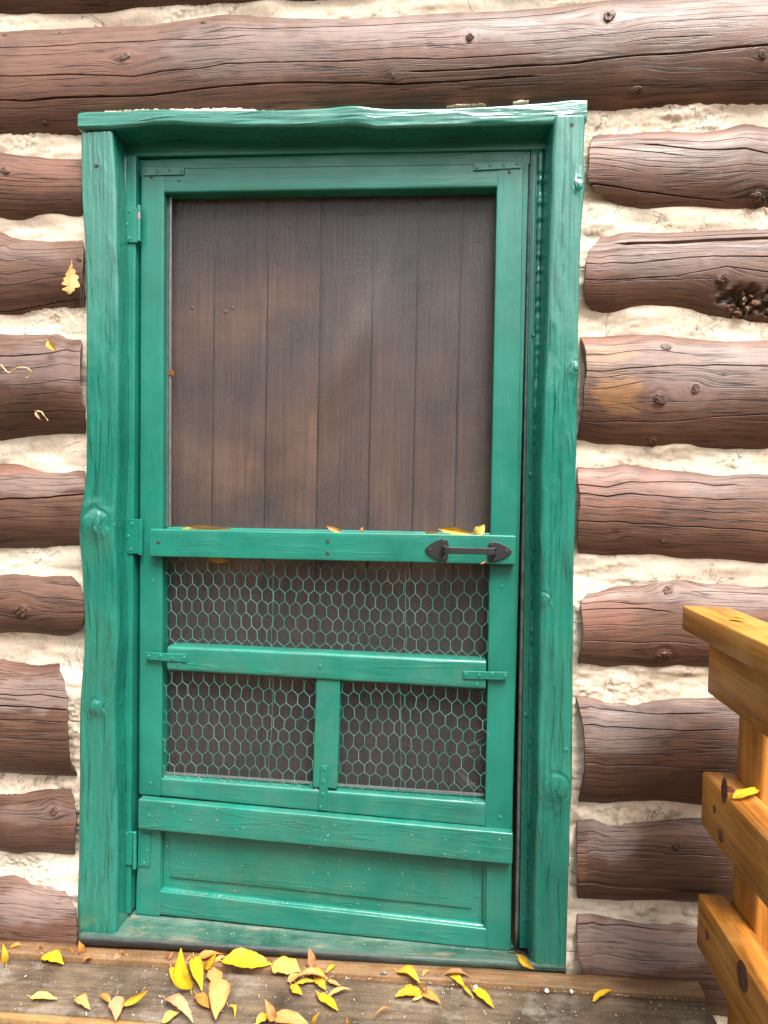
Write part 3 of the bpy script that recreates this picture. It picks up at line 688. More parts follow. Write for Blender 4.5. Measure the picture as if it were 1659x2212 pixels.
# chinking: one strip for each gap between two logs
def chink(x0, x1, z0, z1, grime=0.25, edge=None):
    nx = int((x1-x0)/0.0026)+2; nz = int((z1-z0)/0.0024)+2
    xs = np.linspace(x0, x1, nx); zs = np.linspace(z0, z1, nz)
    XX, ZZ = np.meshgrid(xs, zs, indexing='ij'); YY = mortar_y(XX, ZZ)
    # sides turned back into the wall
    def padded(A, lo=None): return np.pad(A, 1, mode='edge')
    XX = padded(XX); ZZ = padded(ZZ); YY = padded(YY); YY[0,:] = YY[-1,:] = 0.07; YY[:,0] = YY[:,-1] = 0.07
    V = np.stack([XX,YY,ZZ], -1)
    gr = np.clip(grime+0.25*fbm(XX*6, ZZ*9, 71, 3), 0, 1)
    mesh_np('chinking', V.reshape(-1,3), grid_faces(nx+2, nz+2), M['mortar'], wall, None, True, {'grime':gr.ravel()})
def zpix(px, py): return float(P(px, py, 0.0)[2])
gl = [(299,400,0.35),(400,595,0.2),(595,835,0.2),(835,1095,0.3),(1095,1305,0.3),(1305,1555,0.35),(1555,1775,0.95),(1775,1985,0.45)]
for a, b_, g in gl: chink(-0.98, -0.445, zpix(100,b_), zpix(100,a if a > 299 else 180), g)
gr_ = [(150,367,0.35),(367,585,0.25),(585,845,0.3),(845,1105,0.35),(1105,1350,0.3),(1350,1620,0.35),(1620,1855,0.7),(1855,2060,0.5)]
for a, b_, g in gr_: chink(0.452, 1.02, zpix(1400,b_), zpix(1400,a), g)
chink(-0.98, 1.02, zpix(800,150), zpix(800,-90), 0.2)
# far ends beyond the picture and the footing below the last log
for (x0, x1) in ((-1.7,-0.98),(1.02,1.7)):
    n = 40; xs = np.linspace(x0, x1, n); zs = np.linspace(-0.1, 2.0, 120)
    XX, ZZ = np.meshgrid(xs, zs, indexing='ij'); YY = mortar_y(XX, ZZ)+0.002
    mesh_np('chinking', np.stack([XX,YY,ZZ],-1).reshape(-1,3), grid_faces(n,120), M['mortar'], wall, None, True, {'grime':np.full(XX.size,0.3)})
chink(0.452, 1.02, -0.12, zpix(1400,2060), 0.6); chink(-0.98, -0.445, -0.12, zpix(100,1985), 0.6)
# mortar pointing squeezed out along the top of the door header
def squeeze(pts, seed):
    pts = np.array(pts, float); xs = np.linspace(pts[0,0], pts[-1,0], int((pts[-1,0]-pts[0,0])/1.6)+4)
    rows = []
    for k, (f, yo) in enumerate(((0,0.02),(0,-0.034),(0.35,-0.038),(0.7,-0.035),(0.92,-0.026),(1.0,0.01))):
        r = []
        for x in xs:
            t_, b_ = pl(x, pts[:,[0,1]]), pl(x, pts[:,[0,2]])
            ragged = 3.2*float(fbm(x/7.0, seed*3.3, 5, 4)) + 2.0*float(fbm(x/2.4, seed*1.3, 6, 2))
            py = b_ + (t_+ragged-b_)*f
            r.append(P(x, py, -0.036) * np.array([1,0,1]) + np.array([0, yo+0.003*float(fbm(x/5., f*4, 8, 3)), 0]))
        rows.append(r)
    V = np.array(rows); mesh_np('chinking', V.reshape(-1,3), grid_faces(*V.shape[:2])[:, ::-1], M['mortar'], wall, None, True, {'grime':np.full(V.shape[0]*V.shape[1],0.55)})
squeeze([(212,243,249),(232,231,249),(300,227,249),(420,228,249),(520,226,249),(562,233,249),(640,238,246),(690,238,244)], 1)
squeeze([(965,226,232),(1000,221,230),(1040,222,228),(1050,226,228)], 2)
squeeze([(1108,216,225),(1125,212,224),(1142,213,222)], 3)
# rotted pocket in the log beside the third mortar line, with loose crumbs
pk = []
prng = np.random.default_rng(5)
def blob(name, c, r, mat, parent, sq=(1,1,1), seed=0, sub=2, sm_=True):
    bm = bmesh.new(); bmesh.ops.create_icosphere(bm, subdivisions=sub, radius=1.0)
    rot = Matrix.Rotation(seed*1.7, 3, 'X') @ Matrix.Rotation(seed*0.9, 3, 'Z')
    for v in bm.verts:
        n = 1+0.35*float(fbm(v.co.x*1.6+seed*7.1, v.co.y*1.6+v.co.z*2.3, 3, 2))
        p = rot @ Vector((v.co.x*sq[0], v.co.y*sq[1], v.co.z*sq[2])); v.co = Vector(c) + p*(r*n)
    return bm_obj(name, bm, mat, parent, sm_)
cav = LOGS['R2']
c0 = P(1608, 650, -0.048)
for k in range(30):
    a = prng.random()*2*math.pi; rr = math.sqrt(prng.random())
    px = 1622+52*rr*math.cos(a); py = 664+26*rr*math.sin(a) + 0.10*(px-1607)
    yy = -0.036+0.014*((py-625)/60) + 0.008*prng.random()
    blob('rot_crumb', P(px, py, yy), 0.004+0.006*prng.random(), M['nugget'] if prng.random() < 0.7 else M['dark'], cav, (1,0.55,0.5+0.6*prng.random()), k+1, 1, False)

# ------------------------------------------------------------------ timbers and boards
def timber(name, axis, s, lo, hi, front, back, r, mat, parent, ncol=18, rough=0.0004, disp=None, seed=0, attrs=None, nside=4, cap=0.002):
    """a bar along 'X' or 'Z': section from lo to hi, face at y = front, going back to y = back; arrays along s"""
    s = np.asarray(s, float); n = len(s)
    lo = np.broadcast_to(np.asarray(lo, float), (n,)); hi = np.broadcast_to(np.asarray(hi, float), (n,)); front = np.broadcast_to(np.asarray(front, float), (n,))
    sec = []                                    # (t in 0..1 across plus r-offset, depth offset)
    sides = np.linspace(1, 0, nside, endpoint=False)
    for q in sides: sec.append(('lo', q))
    for a in np.linspace(0, math.pi/2, 5): sec.append(('clo', a))
    for q in np.linspace(0, 1, ncol+2)[1:-1]: sec.append(('f', q))
    for a in np.linspace(0, math.pi/2, 5): sec.append(('chi', a))
    for q in np.linspace(0, 1, nside+1)[1:]: sec.append(('hi', q))
    nv = len(sec); A = np.zeros((n,nv)); B = np.zeros((n,nv))
    for j, (k, q) in enumerate(sec):
        if k == 'lo': A[:,j] = lo; B[:,j] = front+r+(back-front-r)*q
        elif k == 'clo': A[:,j] = lo+r*(1-math.cos(q)); B[:,j] = front+r*(1-math.sin(q))
        elif k == 'f': A[:,j] = lo+r+(hi-lo-2*r)*q; B[:,j] = front
        elif k == 'chi': A[:,j] = hi-r*(1-math.sin(q)); B[:,j] = front+r*(1-math.cos(q))
        else: A[:,j] = hi; B[:,j] = front+r+(back-front-r)*q
    SS = np.repeat(s[:,None], nv, 1)
    if rough > 0:
        B = B + rough*fbm(SS*14+seed, A*60, seed+3, 3); A = A + rough*fbm(SS*14+seed+9, B*40, seed+5, 3)
    if disp is not None: A, B = disp(SS, A, B)
    dv = np.sqrt(np.diff(A,axis=1)**2+np.diff(B,axis=1)**2); Vc = np.cumsum(np.concatenate([np.zeros((n,1)), dv],1),1)+seed*0.37
    verts = np.stack([SS,B,A],-1) if axis == 'X' else np.stack([A,B,SS],-1)
    def cap_rings(k, sgn):
        e = verts[k].copy(); c = e.mean(0); out = []
        for (ds, sh) in ((cap*0.7,0.985),(cap,0.95),(cap,0.3),(cap,0.01)):
            q = c+(e-c)*sh; q[:, 0 if axis == 'X' else 2] = e[:, 0 if axis == 'X' else 2]+sgn*ds; out.append(q)
        return out
    c0 = cap_rings(0,-1)[::-1]; c1 = cap_rings(-1,1)
    verts = np.concatenate([np.stack(c0), verts, np.stack(c1)], 0)
    U = np.concatenate([np.repeat(SS[:1],4,0), SS, np.repeat(SS[-1:],4,0)],0)+seed*1.3
    Vc = np.concatenate([np.repeat(Vc[:1],4,0), Vc, np.repeat(Vc[-1:],4,0)],0)
    F = grid_faces(verts.shape[0], nv, True)
    if axis == 'X': F = F[:, ::-1]
    at = None
    if attrs is not None: at = {k: f(verts.reshape(-1,3)) for k, f in attrs.items()}
    o = mesh_np(name, verts.reshape(-1,3), F, mat, parent, np.stack([U,Vc],-1).reshape(-1,2), True, at)
    return o

def hboard(name, TL, TR, BR, BL, yf, th, mat, parent, r=0.0025, n=26, rough=0.0004, seed=0, ncol=4):
    a, b, c, d = P(*TL, yf), P(*TR, yf), P(*BR, yf), P(*BL, yf)
    x0, x1 = (a[0]+d[0])/2, (b[0]+c[0])/2; s = np.linspace(x0, x1, n); t = (s-x0)/(x1-x0)
    return timber(name, 'X', s, d[2]+(c[2]-d[2])*t, a[2]+(b[2]-a[2])*t, yf, yf+th, r, mat, parent, ncol, rough, None, seed)
def vboard(name, TL, TR, BR, BL, yf, th, mat, parent, r=0.0025, n=40, rough=0.0004, seed=0, ncol=4):
    a, b, c, d = P(*TL, yf), P(*TR, yf), P(*BR, yf), P(*BL, yf)
    z0, z1 = (d[2]+c[2])/2, (a[2]+b[2])/2; s = np.linspace(z0, z1, n); t = (s-z0)/(z1-z0)
    return timber(name, 'Z', s, d[0]+(a[0]-d[0])*t, c[0]+(b[0]-c[0])*t, yf, yf+th, r, mat, parent, ncol, rough, None, seed)
def xz_along(pts, yf):
    q = np.array([P(a, b, yf) for a, b in pts]); return q[:,0], q[:,2]

# ------------------------------------------------------------------ door frame of hewn posts
frame = empty('door_frame', 'bright green hewn timber door frame with wavy header and knotty posts', 'door frame', (0,0,0))
def lumps_disp(knots, seed, grain=0.0012, axis='Z', slant=None):
    def f(S, A, B):
        if slant is not None: A = A.copy(); A[:, :9] -= slant[0]*(B[:, :9]-slant[1])
        amp = 0.0016*fbm(S*7+seed, A*25, seed, 3)
        gr = grain*fbm(S*8+seed, A*190+B*120, seed+8, 2)
        B = B + amp + gr
        for (kx, kz, R, h, rings) in knots:
            d = np.sqrt((A-kx)**2+((S-kz)/1.12)**2)*(1+0.22*fbm((A-kx)/R*1.3+seed, (S-kz)/R*1.3, seed+21, 3))
            B = B - h*np.exp(-(d/(1.25*R))**2)
            if rings: B = B + 0.0011*np.cos(d/R*rings*2*math.pi)*np.clip(1.15-d/R, 0, 1)**0.5*(d < 1.15*R) + 0.0016*np.exp(-((d-1.12*R)/(0.14*R))**2)*np.clip(0.5+1.6*fbm((A-kx)/R+4, (S-kz)/R, seed+33, 2),0,1.3)
        return A, B
    return f
yl = -0.050
ox, oz = xz_along([(172,283),(174,400),(180,520),(184,640),(184,900),(183,1020),(181,1060),(171,1110),(169,1160),(171,1200),(176,1260),(180,1330),(178,1430),(173,1480),(170,1520),(169,1700),(167,1880),(164,1960),(165,2010),(168,2018)], yl)
ix, iz = xz_along([(243,285),(249,400),(253,520),(255,640),(254,1000),(251,1080),(249,1110),(247,1180),(252,1260),(254,1400),(248,1480),(246,1560),(250,1650),(252,1800),(250,1990),(250,2018)], yl)
s = np.arange(P(200,2012,yl)[2], P(200,285,yl)[2], 0.0024)
lo = np.interp(s, oz[::-1], ox[::-1]); hi = np.interp(s, iz[::-1], ix[::-1])
sm = lambda a, k=21: np.convolve(np.concatenate([np.full(k//2,a[0]), a, np.full(k//2,a[-1])]), np.ones(k)/k, 'valid')
k1 = P(206,1135,yl); k2 = P(207,1528,yl); k3 = P(235,1108,yl)
timber('jamb_post', 'Z', s, sm(lo), sm(hi), yl, 0.03, 0.007, M['post'], frame, 44, 0.0007,
       lumps_disp([(k1[0],k1[2],0.026,0.010,5.5),(k2[0],k2[2],0.013,0.007,2.5)], 2, 0.0011), 1, nside=8)
yr = -0.048
ox, oz = xz_along([(1266,248),(1262,330),(1264,400),(1258,470),(1254,560),(1250,700),(1251,780),(1248,860),(1246,1000),(1241,1200),(1239,1400),(1238,1600),(1237,1680),(1232,1800),(1228,1950),(1224,2080),(1223,2095)], yr)
ix, iz = xz_along([(1199,247),(1193,330),(1189,470),(1185,600),(1180,760),(1174,880),(1169,1000),(1167,1250),(1166,1420),(1163,1600),(1163,1720),(1157,1850),(1155,1960),(1152,2088)], yr)
s = np.arange(P(1190,2090,yr)[2], P(1230,249,yr)[2], 0.0024)
lo = np.interp(s, iz[::-1], ix[::-1]); hi = np.interp(s, oz[::-1], ox[::-1])
k1 = P(1200,1697,yr); k2 = P(1175,1296,yr); k3 = P(1250,400,yr); k4 = P(1245,795,yr)
timber('jamb_post', 'Z', s, sm(lo), sm(hi), yr, 0.03, 0.006, M['post'], frame, 44, 0.0007,
       lumps_disp([(k1[0],k1[2]-0.004,0.022,0.007,4.5),(k2[0],k2[2],0.011,0.003,3),(k3[0],k3[2],0.008,0.004,2),(k4[0],k4[2],0.010,0.004,1.5)], 5, 0.0011, slant=(0.16, yr)), 2, nside=8)
# header
yh = -0.050
tx, tz = xz_along([(172,247),(178,243),(250,243),(300,239),(345,236),(400,238),(520,237),(640,234),(720,229),(760,228),(800,230),(900,229),(1000,226),(1100,221),(1180,214),(1230,208),(1270,208)], yh)
bx, bz = xz_along([(172,281),(240,281),(290,276),(330,270),(370,269),(460,272),(560,273),(640,272),(720,270),(760,269),(790,271),(812,275),(850,272),(950,269),(1080,264),(1180,261),(1270,254)], yh)
s = np.arange(P(173,260,yh)[0], P(1270,230,yh)[0], 0.0026)
hk = P(770,250,yh)
def hdisp(S, A, B):
    B = B + 0.002*fbm(S*6, A*20, 3, 3) + 0.0009*fbm(S*10, A*150, 13, 2) - 0.006*np.exp(-((S-hk[0])/0.035)**2)*np.clip((A-hk[2]+0.03)/0.05,0,1)
    return A, B
timber('header', 'X', s, sm(np.interp(s,bx,bz),9), sm(np.interp(s,tx,tz),9), np.interp(s,[-0.45,0.40],[-0.056,-0.042]), 0.02, 0.005, M['header'], frame, 26, 0.0006, hdisp, 3, nside=8)
# boards inside the frame (face level with the door)
hboard('head_casing', (270,306),(1180,286),(1180,322),(270,338), 0.0, 0.07, M['door'], frame, 0.002, 30, seed=4)
hboard('head_casing', (262,278),(1186,255),(1186,290),(262,312), 0.012, 0.06, M['door'], frame, 0.002, 20, seed=5)
vboard('hinge_casing', (272,335),(294,339),(281,1972),(260,1970), -0.010, 0.080, M['door'], frame, 0.0015, 60, 0.0007, 6)
vboard('hinge_casing', (255,300),(278,300),(268,1985),(247,1985), -0.003, 0.06, M['post'], frame, 0.002, 60, 0.0008, 7)
# right-hand casing: grooved metal strip, weather strip
vboard('strike_casing', (1147,318),(1172,316),(1146,2045),(1122,2050), 0.004, 0.07, M['metalgreen'], frame, 0.0012, 60, 0.0002, 8)
for off in (4, 12, 17):
    vboard('casing_ridge', (1147+off,322),(1149+off,322),(1124+off,2036),(1122+off,2036), 0.0005, 0.01, M['metalgreen'], frame, 0.0006, 30, 0.0, 9+off, 1)
vboard('strike_casing', (1164,300),(1210,300),(1185,2060),(1136,2060), 0.012, 0.06, M['post'], frame, 0.002, 40, 0.0005, 17)
def tube(name, pts, rad, mat, parent, seg=8, closed=False):
    pts = np.asarray(pts, float); n = len(pts); rad = np.broadcast_to(np.asarray(rad, float), (n,))
    t = np.gradient(pts, axis=0); t /= np.linalg.norm(t, axis=1, keepdims=True)+1e-12
    ref = np.array([0.0,1.0,0.03]); u = np.cross(t, ref); bad = np.linalg.norm(u,axis=1) < 1e-3; u[bad] = np.array([1,0,0]); u /= np.linalg.norm(u,axis=1,keepdims=True); v = np.cross(t, u)
    a = np.linspace(0, 2*math.pi, seg, endpoint=False)
    V = pts[:,None,:]+rad[:,None,None]*(np.cos(a)[None,:,None]*u[:,None,:]+np.sin(a)[None,:,None]*v[:,None,:])
    V = np.concatenate([np.repeat(pts[:1,None,:],seg,1), V, np.repeat(pts[-1:,None,:],seg,1)],0)
    U = np.cumsum(np.concatenate([[0],np.linalg.norm(np.diff(pts,axis=0),axis=1)])); U = np.concatenate([[U[0]],U,[U[-1]]])
    UV = np.stack([np.repeat(U[:,None],seg,1), np.repeat((np.arange(seg)*0.002)[None,:],n+2,0)],-1)
    return mesh_np(name, V.reshape(-1,3), grid_faces(n+2, seg, True), mat, parent, UV.reshape(-1,2))
def vline(p0, p1, y, n): 
    a, b = P(*p0, y), P(*p1, y); return a+(b-a)*np.linspace(0,1,n)[:,None]
tube('weather_strip', vline((1146,322),(1115,2045),0.012,40), 0.0040, M['rubber_and_shadow'], frame, 10)
# rippled beads of painted caulk
def bead(p0, p1, y, r, seed, amp=0.35):
    q = vline(p0, p1, y, 420); t = np.linspace(0,1,420)
    rad = r*(1+amp*fbm(t*150, t*0+seed, seed, 2)+0.25*fbm(t*22, t*0+seed, seed+4, 2))
    q[:,0] += 0.0010*fbm(t*30, t*0+3, seed+7, 2)
    tube('caulk_bead', q, rad, M['caulk'], frame, 9)
bead((271,336),(259,1960), -0.009, 0.0046, 3); bead((1168,322),(1141,1990), 0.003, 0.0056, 8, 0.45)
# ------------------------------------------------------------------ threshold
def _sz(pts, y): 
    q = np.array([P(a, b, y) for a, b in pts]); return q[:,0], q[:,2]
s = np.linspace(P(168,2020,-0.06)[0], P(1223,2090,-0.05)[0], 150)
yfr = np.interp(s, [-0.47,0.47], [-0.063,-0.049])
zfr = np.interp(s, *_sz([(168,2018),(400,2033),(700,2056),(1000,2076),(1223,2089)], -0.056))
zbk = np.interp(s, [-0.42,0.42], [0.0065,0.0005])
prof = [(-0.35,0.003),(0.10,0.0),(0.16,-0.0005),(0.19,-0.0030),(0.40,-0.0010),(0.70,0.0),(0.90,0.0),(0.96,-0.0012),(1.0,-0.0045),(1.02,-0.009),(1.0,-0.015),(0.95,-0.019),(0.80,-0.0205),(0.1,-0.022)]
VV = []; UVs = []; blk = []
for j, (t_, dz) in enumerate(prof):
    wob = 0.0012*fbm(s*9, s*0+j*0.6, 31, 3)+0.0006*fbm(s*60, s*0+j, 37, 3)
    yy = 0.012+(yfr-0.012)*t_; z = zbk+(zfr-zbk)*min(max(t_,0),1)+dz+wob*(1 if j > 3 else 0.3)
    VV.append(np.stack([s, yy+wob*0.7, z], -1)); UVs.append(np.stack([s, np.full_like(s, j*0.009)], -1))
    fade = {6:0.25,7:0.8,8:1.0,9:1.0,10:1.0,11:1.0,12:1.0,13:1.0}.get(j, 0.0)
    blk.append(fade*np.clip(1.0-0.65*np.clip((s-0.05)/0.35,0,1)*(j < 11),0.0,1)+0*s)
V = np.stack(VV,0); n = len(prof)
e0 = V[:, :1].copy(); e1 = V[:, -1:].copy(); e0[...,2] -= 0.0; mid_ = V.mean(0)
V = np.concatenate([np.stack([np.repeat(np.array([[V[6,0,0]-0.001,-0.02,V[9,0,2]]]),n,0)],1), V, np.stack([np.repeat(np.array([[V[6,-1,0]+0.001,-0.02,V[9,-1,2]]]),n,0)],1)],1)
UVa = np.stack(UVs,0); UVa = np.concatenate([UVa[:,:1],UVa,UVa[:,-1:]],1); ba = np.stack(blk,0); ba = np.concatenate([ba[:,:1],ba,ba[:,-1:]],1)
mesh_np('threshold', V.reshape(-1,3), grid_faces(n, V.shape[1]), M['sill'], frame, UVa.reshape(-1,2), True, {'black':ba.ravel()})
# near-black board filling the gap under the threshold
hboard('sill_plate', (172,2036),(1222,2108),(1222,2140),(172,2070), -0.048, 0.06, M['dark'], frame, 0.002, 20, 0.001, 21)

# ------------------------------------------------------------------ plank door inside
inner = empty('plank_door', 'dark brown vertical plank door behind the insect screen', 'inner door', (0,0.085,0))
YI = 0.085
edges = [250, 352, 458, 572, 685, 797, 893, 985, 1085, 1190]
zb_, zt_ = P(700,2080,YI)[2], P(700,270,YI)[2]
for k in range(len(edges)-1):
    x0 = P(edges[k],1000,YI)[0]+0.0016; x1 = P(edges[k+1],1000,YI)[0]-0.0016
    timber('plank', 'Z', np.linspace(zb_, zt_, 60), x0, x1, YI+0.0015*random.random(), YI+0.03, 0.002, M['inner'], inner, 6, 0.0006, None, 40+k)
timber('back_board', 'Z', np.linspace(zb_, zt_, 6), P(240,1000,YI)[0], P(1200,1000,YI)[0], YI+0.034, YI+0.05, 0.001, M['dark'], inner, 2, 0, None, 3)
def dome(name, c, r, h, mat, parent, nrm=(0,-1,0), seg=12):
    c = np.array(c, float); nn = np.array(nrm, float); t1 = np.array([1.0,0,0]); t2 = np.cross(nn, t1)
    a = np.linspace(0, 2*math.pi, seg, endpoint=False); V = []
    for (f, g) in ((0.02,1),(0.55,0.85),(0.85,0.5),(1.0,0.0),(1.0,-0.6)):
        V.append(c+nn*h*g+t1*(np.cos(a)*r*f)[:,None]+t2*(np.sin(a)*r*f)[:,None])
    return mesh_np(name, np.concatenate(V), grid_faces(5, seg, True)[:, ::-1], mat, parent)
for q in ((415,665),(487,673),(502,665),(618,1158),(1068,1180)):
    dome('nail_head', P(*q,YI), 0.0042, 0.002, M['alu'], inner)

# ------------------------------------------------------------------ screen door
door = empty('screen_door', 'green painted wooden screen door with chicken wire panels and black iron pull handle', 'screen door', tuple(P(700,2010,0.0)))
DM, DL = M['door'], M['doorlow']
TH_ = 0.030
hboard('top_edge_rail', (303,345),(1143,321),(1143,356),(303,380), 0.005, TH_-0.005, DM, door, 0.0015, 30, 0.0002, 1)
vboard('edge_strip', (1128,326),(1143,324),(1106,1800),(1094,1800), 0.005, TH_-0.005, DM, door, 0.0015, 30, 0.0002, 2)
vboard('stile', (304,361),(354,361),(349,1718),(300,1713), 0.0, TH_, DM, door, 0.0022, 60, 0.0004, 3)
vboard('stile', (1074,354),(1131,351),(1107,1795),(1047,1790), 0.0, TH_, DM, door, 0.0022, 60, 0.0004, 4)
hboard('top_rail', (355,362),(1073.4,353),(1072.5,404),(356,416), 0.0005, TH_, DM, door, 0.0035, 40, 0.0003, 5)
# grip rail across the front
hboard('grip_rail', (324,1142.5),(1110,1157),(1112,1220),(326,1202), -0.018, 0.0178, DM, door, 0.0022, 40, 0.0005, 6, 6)
hboard('ledge', (362,1139),(1056,1152),(1056,1190),(362,1180), 0.001, 0.028, DM, door, 0.002, 20, 0.0003, 7)
o_ = hboard('cross_rail', (363,1396),(1048,1428),(1047,1491),(363,1449), -0.006, 0.034, DL, door, 0.006, 40, 0.0006, 8, 6)
vboard('mullion', (683,1470),(735,1472),(728,1702),(675,1698), -0.001, 0.028, DL, door, 0.002, 30, 0.0006, 9)
hboard('lower_rail', (351,1681),(1046,1735),(1046,1787),(350,1721), -0.002, 0.030, DL, door, 0.004, 40, 0.0005, 10, 6)
hboard('kick_board', (303,1727),(1106,1801),(1104,1868),(298.5,1791), -0.017, 0.0168, DL, door, 0.0025, 40, 0.0007, 11, 6)
# panelled foot of the door
vboard('stile', (299,1780),(347,1784),(345,1978),(292.5,1972), 0.0005, TH_, DL, door, 0.002, 20, 0.0004, 12)
vboard('stile', (1050,1850),(1106,1858),(1104,2054),(1048,2046), 0.0005, TH_, DL, door, 0.004, 20, 0.0004, 13)
hboard('bottom_rail', (345,1925),(1048.5,2007),(1048,2050),(343,1976), 0.0006, TH_, DL, door, 0.002, 36, 0.0004, 14, 6)
hboard('panel_moulding', (346,1920),(1048,2000),(1048,2012),(346,1930), 0.0065, 0.02, M['metalgreen'], door, 0.0045, 30, 0.0002, 15)
vboard('panel_moulding', (345,1790),(350,1790),(349,1926),(344,1924), 0.0045, 0.02, M['metalgreen'], door, 0.002, 12, 0.0002, 16)
vboard('panel_moulding', (1045,1860),(1050,1862),(1049,2004),(1044,2002), 0.0045, 0.02, M['metalgreen'], door, 0.002, 12, 0.0002, 17)
hboard('panel', (340,1770),(1056,1840),(1054,2010),(340,1930), 0.014, 0.012, DL, door, 0.002, 30, 0.0004, 18, 6)
hboard('panel_field', (369,1780),(1020,1850),(1018,1964),(370,1896), 0.0105, 0.004, DL, door, 0.0025, 30, 0.0004, 19, 8)
# grey frame strips beside the screens, plus one dark strip as stile shadow
yscr = 0.027
def strip(p0, p1, p2, p3, y, th, mat, nm):
    bm = bmesh.new(); q = [P(*p, y) for p in (p0,p1,p2,p3)]
    f = [bm.verts.new(a) for a in q]; b = [bm.verts.new(a+np.array([0,th,0])) for a in q]
    bm.faces.new(f); bm.faces.new(b[::-1])
    for i in range(4): bm.faces.new((f[i], b[i], b[(i+1)%4], f[(i+1)%4]))
    return bm_obj(nm, bm, mat, door)
strip((366.5,424),(370.5,424),(368.5,1138),(364.5,1138), 0.014, 0.004, M['alu'], 'screen_frame_and_shadow')
strip((361,424),(365,424),(363.5,1138),(358,1138), 0.016, 0.004, M['rubber_and_shadow'], 'screen_frame_and_shadow')  # shadow of the stile, put in as a dark strip
strip((364,799),(376,800),(376,811),(364,810), 0.012, 0.003, M['copper'], 'spring_clip')
strip((357,1669),(676,1690),(676,1694),(357,1673), 0.012, 0.004, M['alu'], 'screen_frame_and_shadow')
strip((727,1694),(1047,1716),(1047,1720),(727,1698), 0.012, 0.004, M['alu'], 'screen_frame_and_shadow')
# insect screens: slightly slack mesh sheets
def sheet(x0y0, x1y1, y, nm, slack, mk='screen'):
    a = P(*x0y0, y); b = P(*x1y1, y); nx, nz = 60, 90
    xs = np.linspace(a[0], b[0], nx); zs = np.linspace(b[2], a[2], nz); XX, ZZ = np.meshgrid(xs, zs, indexing='ij')
    u = (XX-xs[0])/(xs[-1]-xs[0]); v = (ZZ-zs[0])/(zs[-1]-zs[0]); e = np.sin(math.pi*u)*np.sin(math.pi*v)
    YY = y+0.4*slack*e*(fbm(XX*5+ZZ*2, ZZ*2, 61, 2)) - slack*np.exp(-(((u-0.52)-(0.55-v)*0.40)/0.075)**2)*np.exp(-((v-0.52)/0.20)**2)
    V = np.stack([XX,YY,ZZ],-1).reshape(-1,3); n = len(V)
    return mesh_np(nm, V, grid_faces(nx,nz), M[mk], door, None, True)
sheet((352,1145),(1080,398), yscr, 'insect_screen', 0.020)
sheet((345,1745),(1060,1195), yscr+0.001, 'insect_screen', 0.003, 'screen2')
# chicken wire: twisted uprights and slanting single strands, stapled over the lower openings
def chicken(nm, TLp, TRp, BRp, BLp, y, phase, straight, warp):
    q = [P(*p, y) for p in (TLp,TRp,BRp,BLp)]
    W = (np.linalg.norm(q[1]-q[0])+np.linalg.norm(q[2]-q[3]))/2; H = (np.linalg.norm(q[3]-q[0])+np.linalg.norm(q[2]-q[1]))/2
    cs, vs, ds = 0.0226, 0.0168, 0.0100; rs = vs+ds
    wr = np.random.default_rng(int(W*1e5))
    def at(u, v):
        uu, vv = u/W, v/H
        p = (q[0]*(1-uu)+q[1]*uu)*(1-vv)+(q[3]*(1-uu)+q[2]*uu)*vv
        p = p + np.array([warp*0.006*float(fbm(u*9, v*9, 5, 2))+0.0012*float(fbm(u*60,v*60,6,2)), 0.004*float(fbm(u*11+3, v*11, 9, 2))-0.0015, warp*0.008*float(fbm(u*8+7, v*10, 15, 2))+0.0012*float(fbm(u*60+5,v*60,7,2))])
        return p
    V = []; F = []
    def seg(a, b, r, tw=False):
        n = 5 if tw else 3
        pts = a+(b-a)*np.linspace(0,1,n)[:,None]
        d = (b-a)/np.linalg.norm(b-a); s_ = np.cross(d, [0,1,0.0]); s_ /= np.linalg.norm(s_); t_ = np.cross(d, s_)
        base = len(V)
        for k, p in enumerate(pts):
            rr = r*(1+0.25*((k%2)-0.5)) if tw else r
            for an in (0, math.pi/2, math.pi, 1.5*math.pi): V.append(p+s_*rr*math.cos(an)+t_*rr*math.sin(an))
        for k in range(n-1):
            for j in range(4): F.append((base+k*4+j, base+k*4+(j+1)%4, base+(k+1)*4+(j+1)%4, base+(k+1)*4+j))
    nr = int(H/rs)+3; nc = int(W/cs)+3
    inside = lambda u, v: -0.004 < u < W+0.004 and -0.004 < v < H+0.004
    def clip_seg(u0,v0,u1,v1,r,tw):
        if not inside(u0,v0) and not inside(u1,v1): return
        ts = [0.0,1.0]
        for k in range(2):
            pass
        u0c, u1c = u0, u1; v0c, v1c = v0, v1
        # shorten whichever end is outside
        for _ in range(12):
            if not inside(u1c,v1c): u1c = u0c+(u1c-u0c)*0.85; v1c = v0c+(v1c-v0c)*0.85
            if not inside(u0c,v0c): u0c = u1c+(u0c-u1c)*0.85; v0c = v1c+(v0c-v1c)*0.85
        if abs(u1c-u0c)+abs(v1c-v0c) < 0.0015: return
        seg(at(u0c,v0c), at(u1c,v1c), r, tw)
    for r in range(-1, nr):
        for c in range(-1, nc):
            u = (c+0.5*(r%2))*cs+phase[0]; v = r*rs+phase[1]
            clip_seg(u, v, u, v+vs, 0.00060, True)
            clip_seg(u, v+vs, u+cs/2, v+rs, 0.00040, False); clip_seg(u, v+vs, u-cs/2, v+rs, 0.00040, False)
    for su in straight:
        for k in range(10): seg(at(su*W, H*k/10), at(su*W-0.0004, H*(k+1)/10), 0.00032)
    mesh_np(nm, np.array(V), np.array(F), M['wire'], door, None, True)
yw = 0.003
chicken('chicken_wire', (362,1198),(1052,1212),(1050,1427),(363,1392), yw, (0.006,-0.012), (0.345,0.76), 1.4)
chicken('chicken_wire', (360,1446),(684,1466),(677,1701),(352,1684), yw, (0.013,0.004), (0.72,), 1.3)
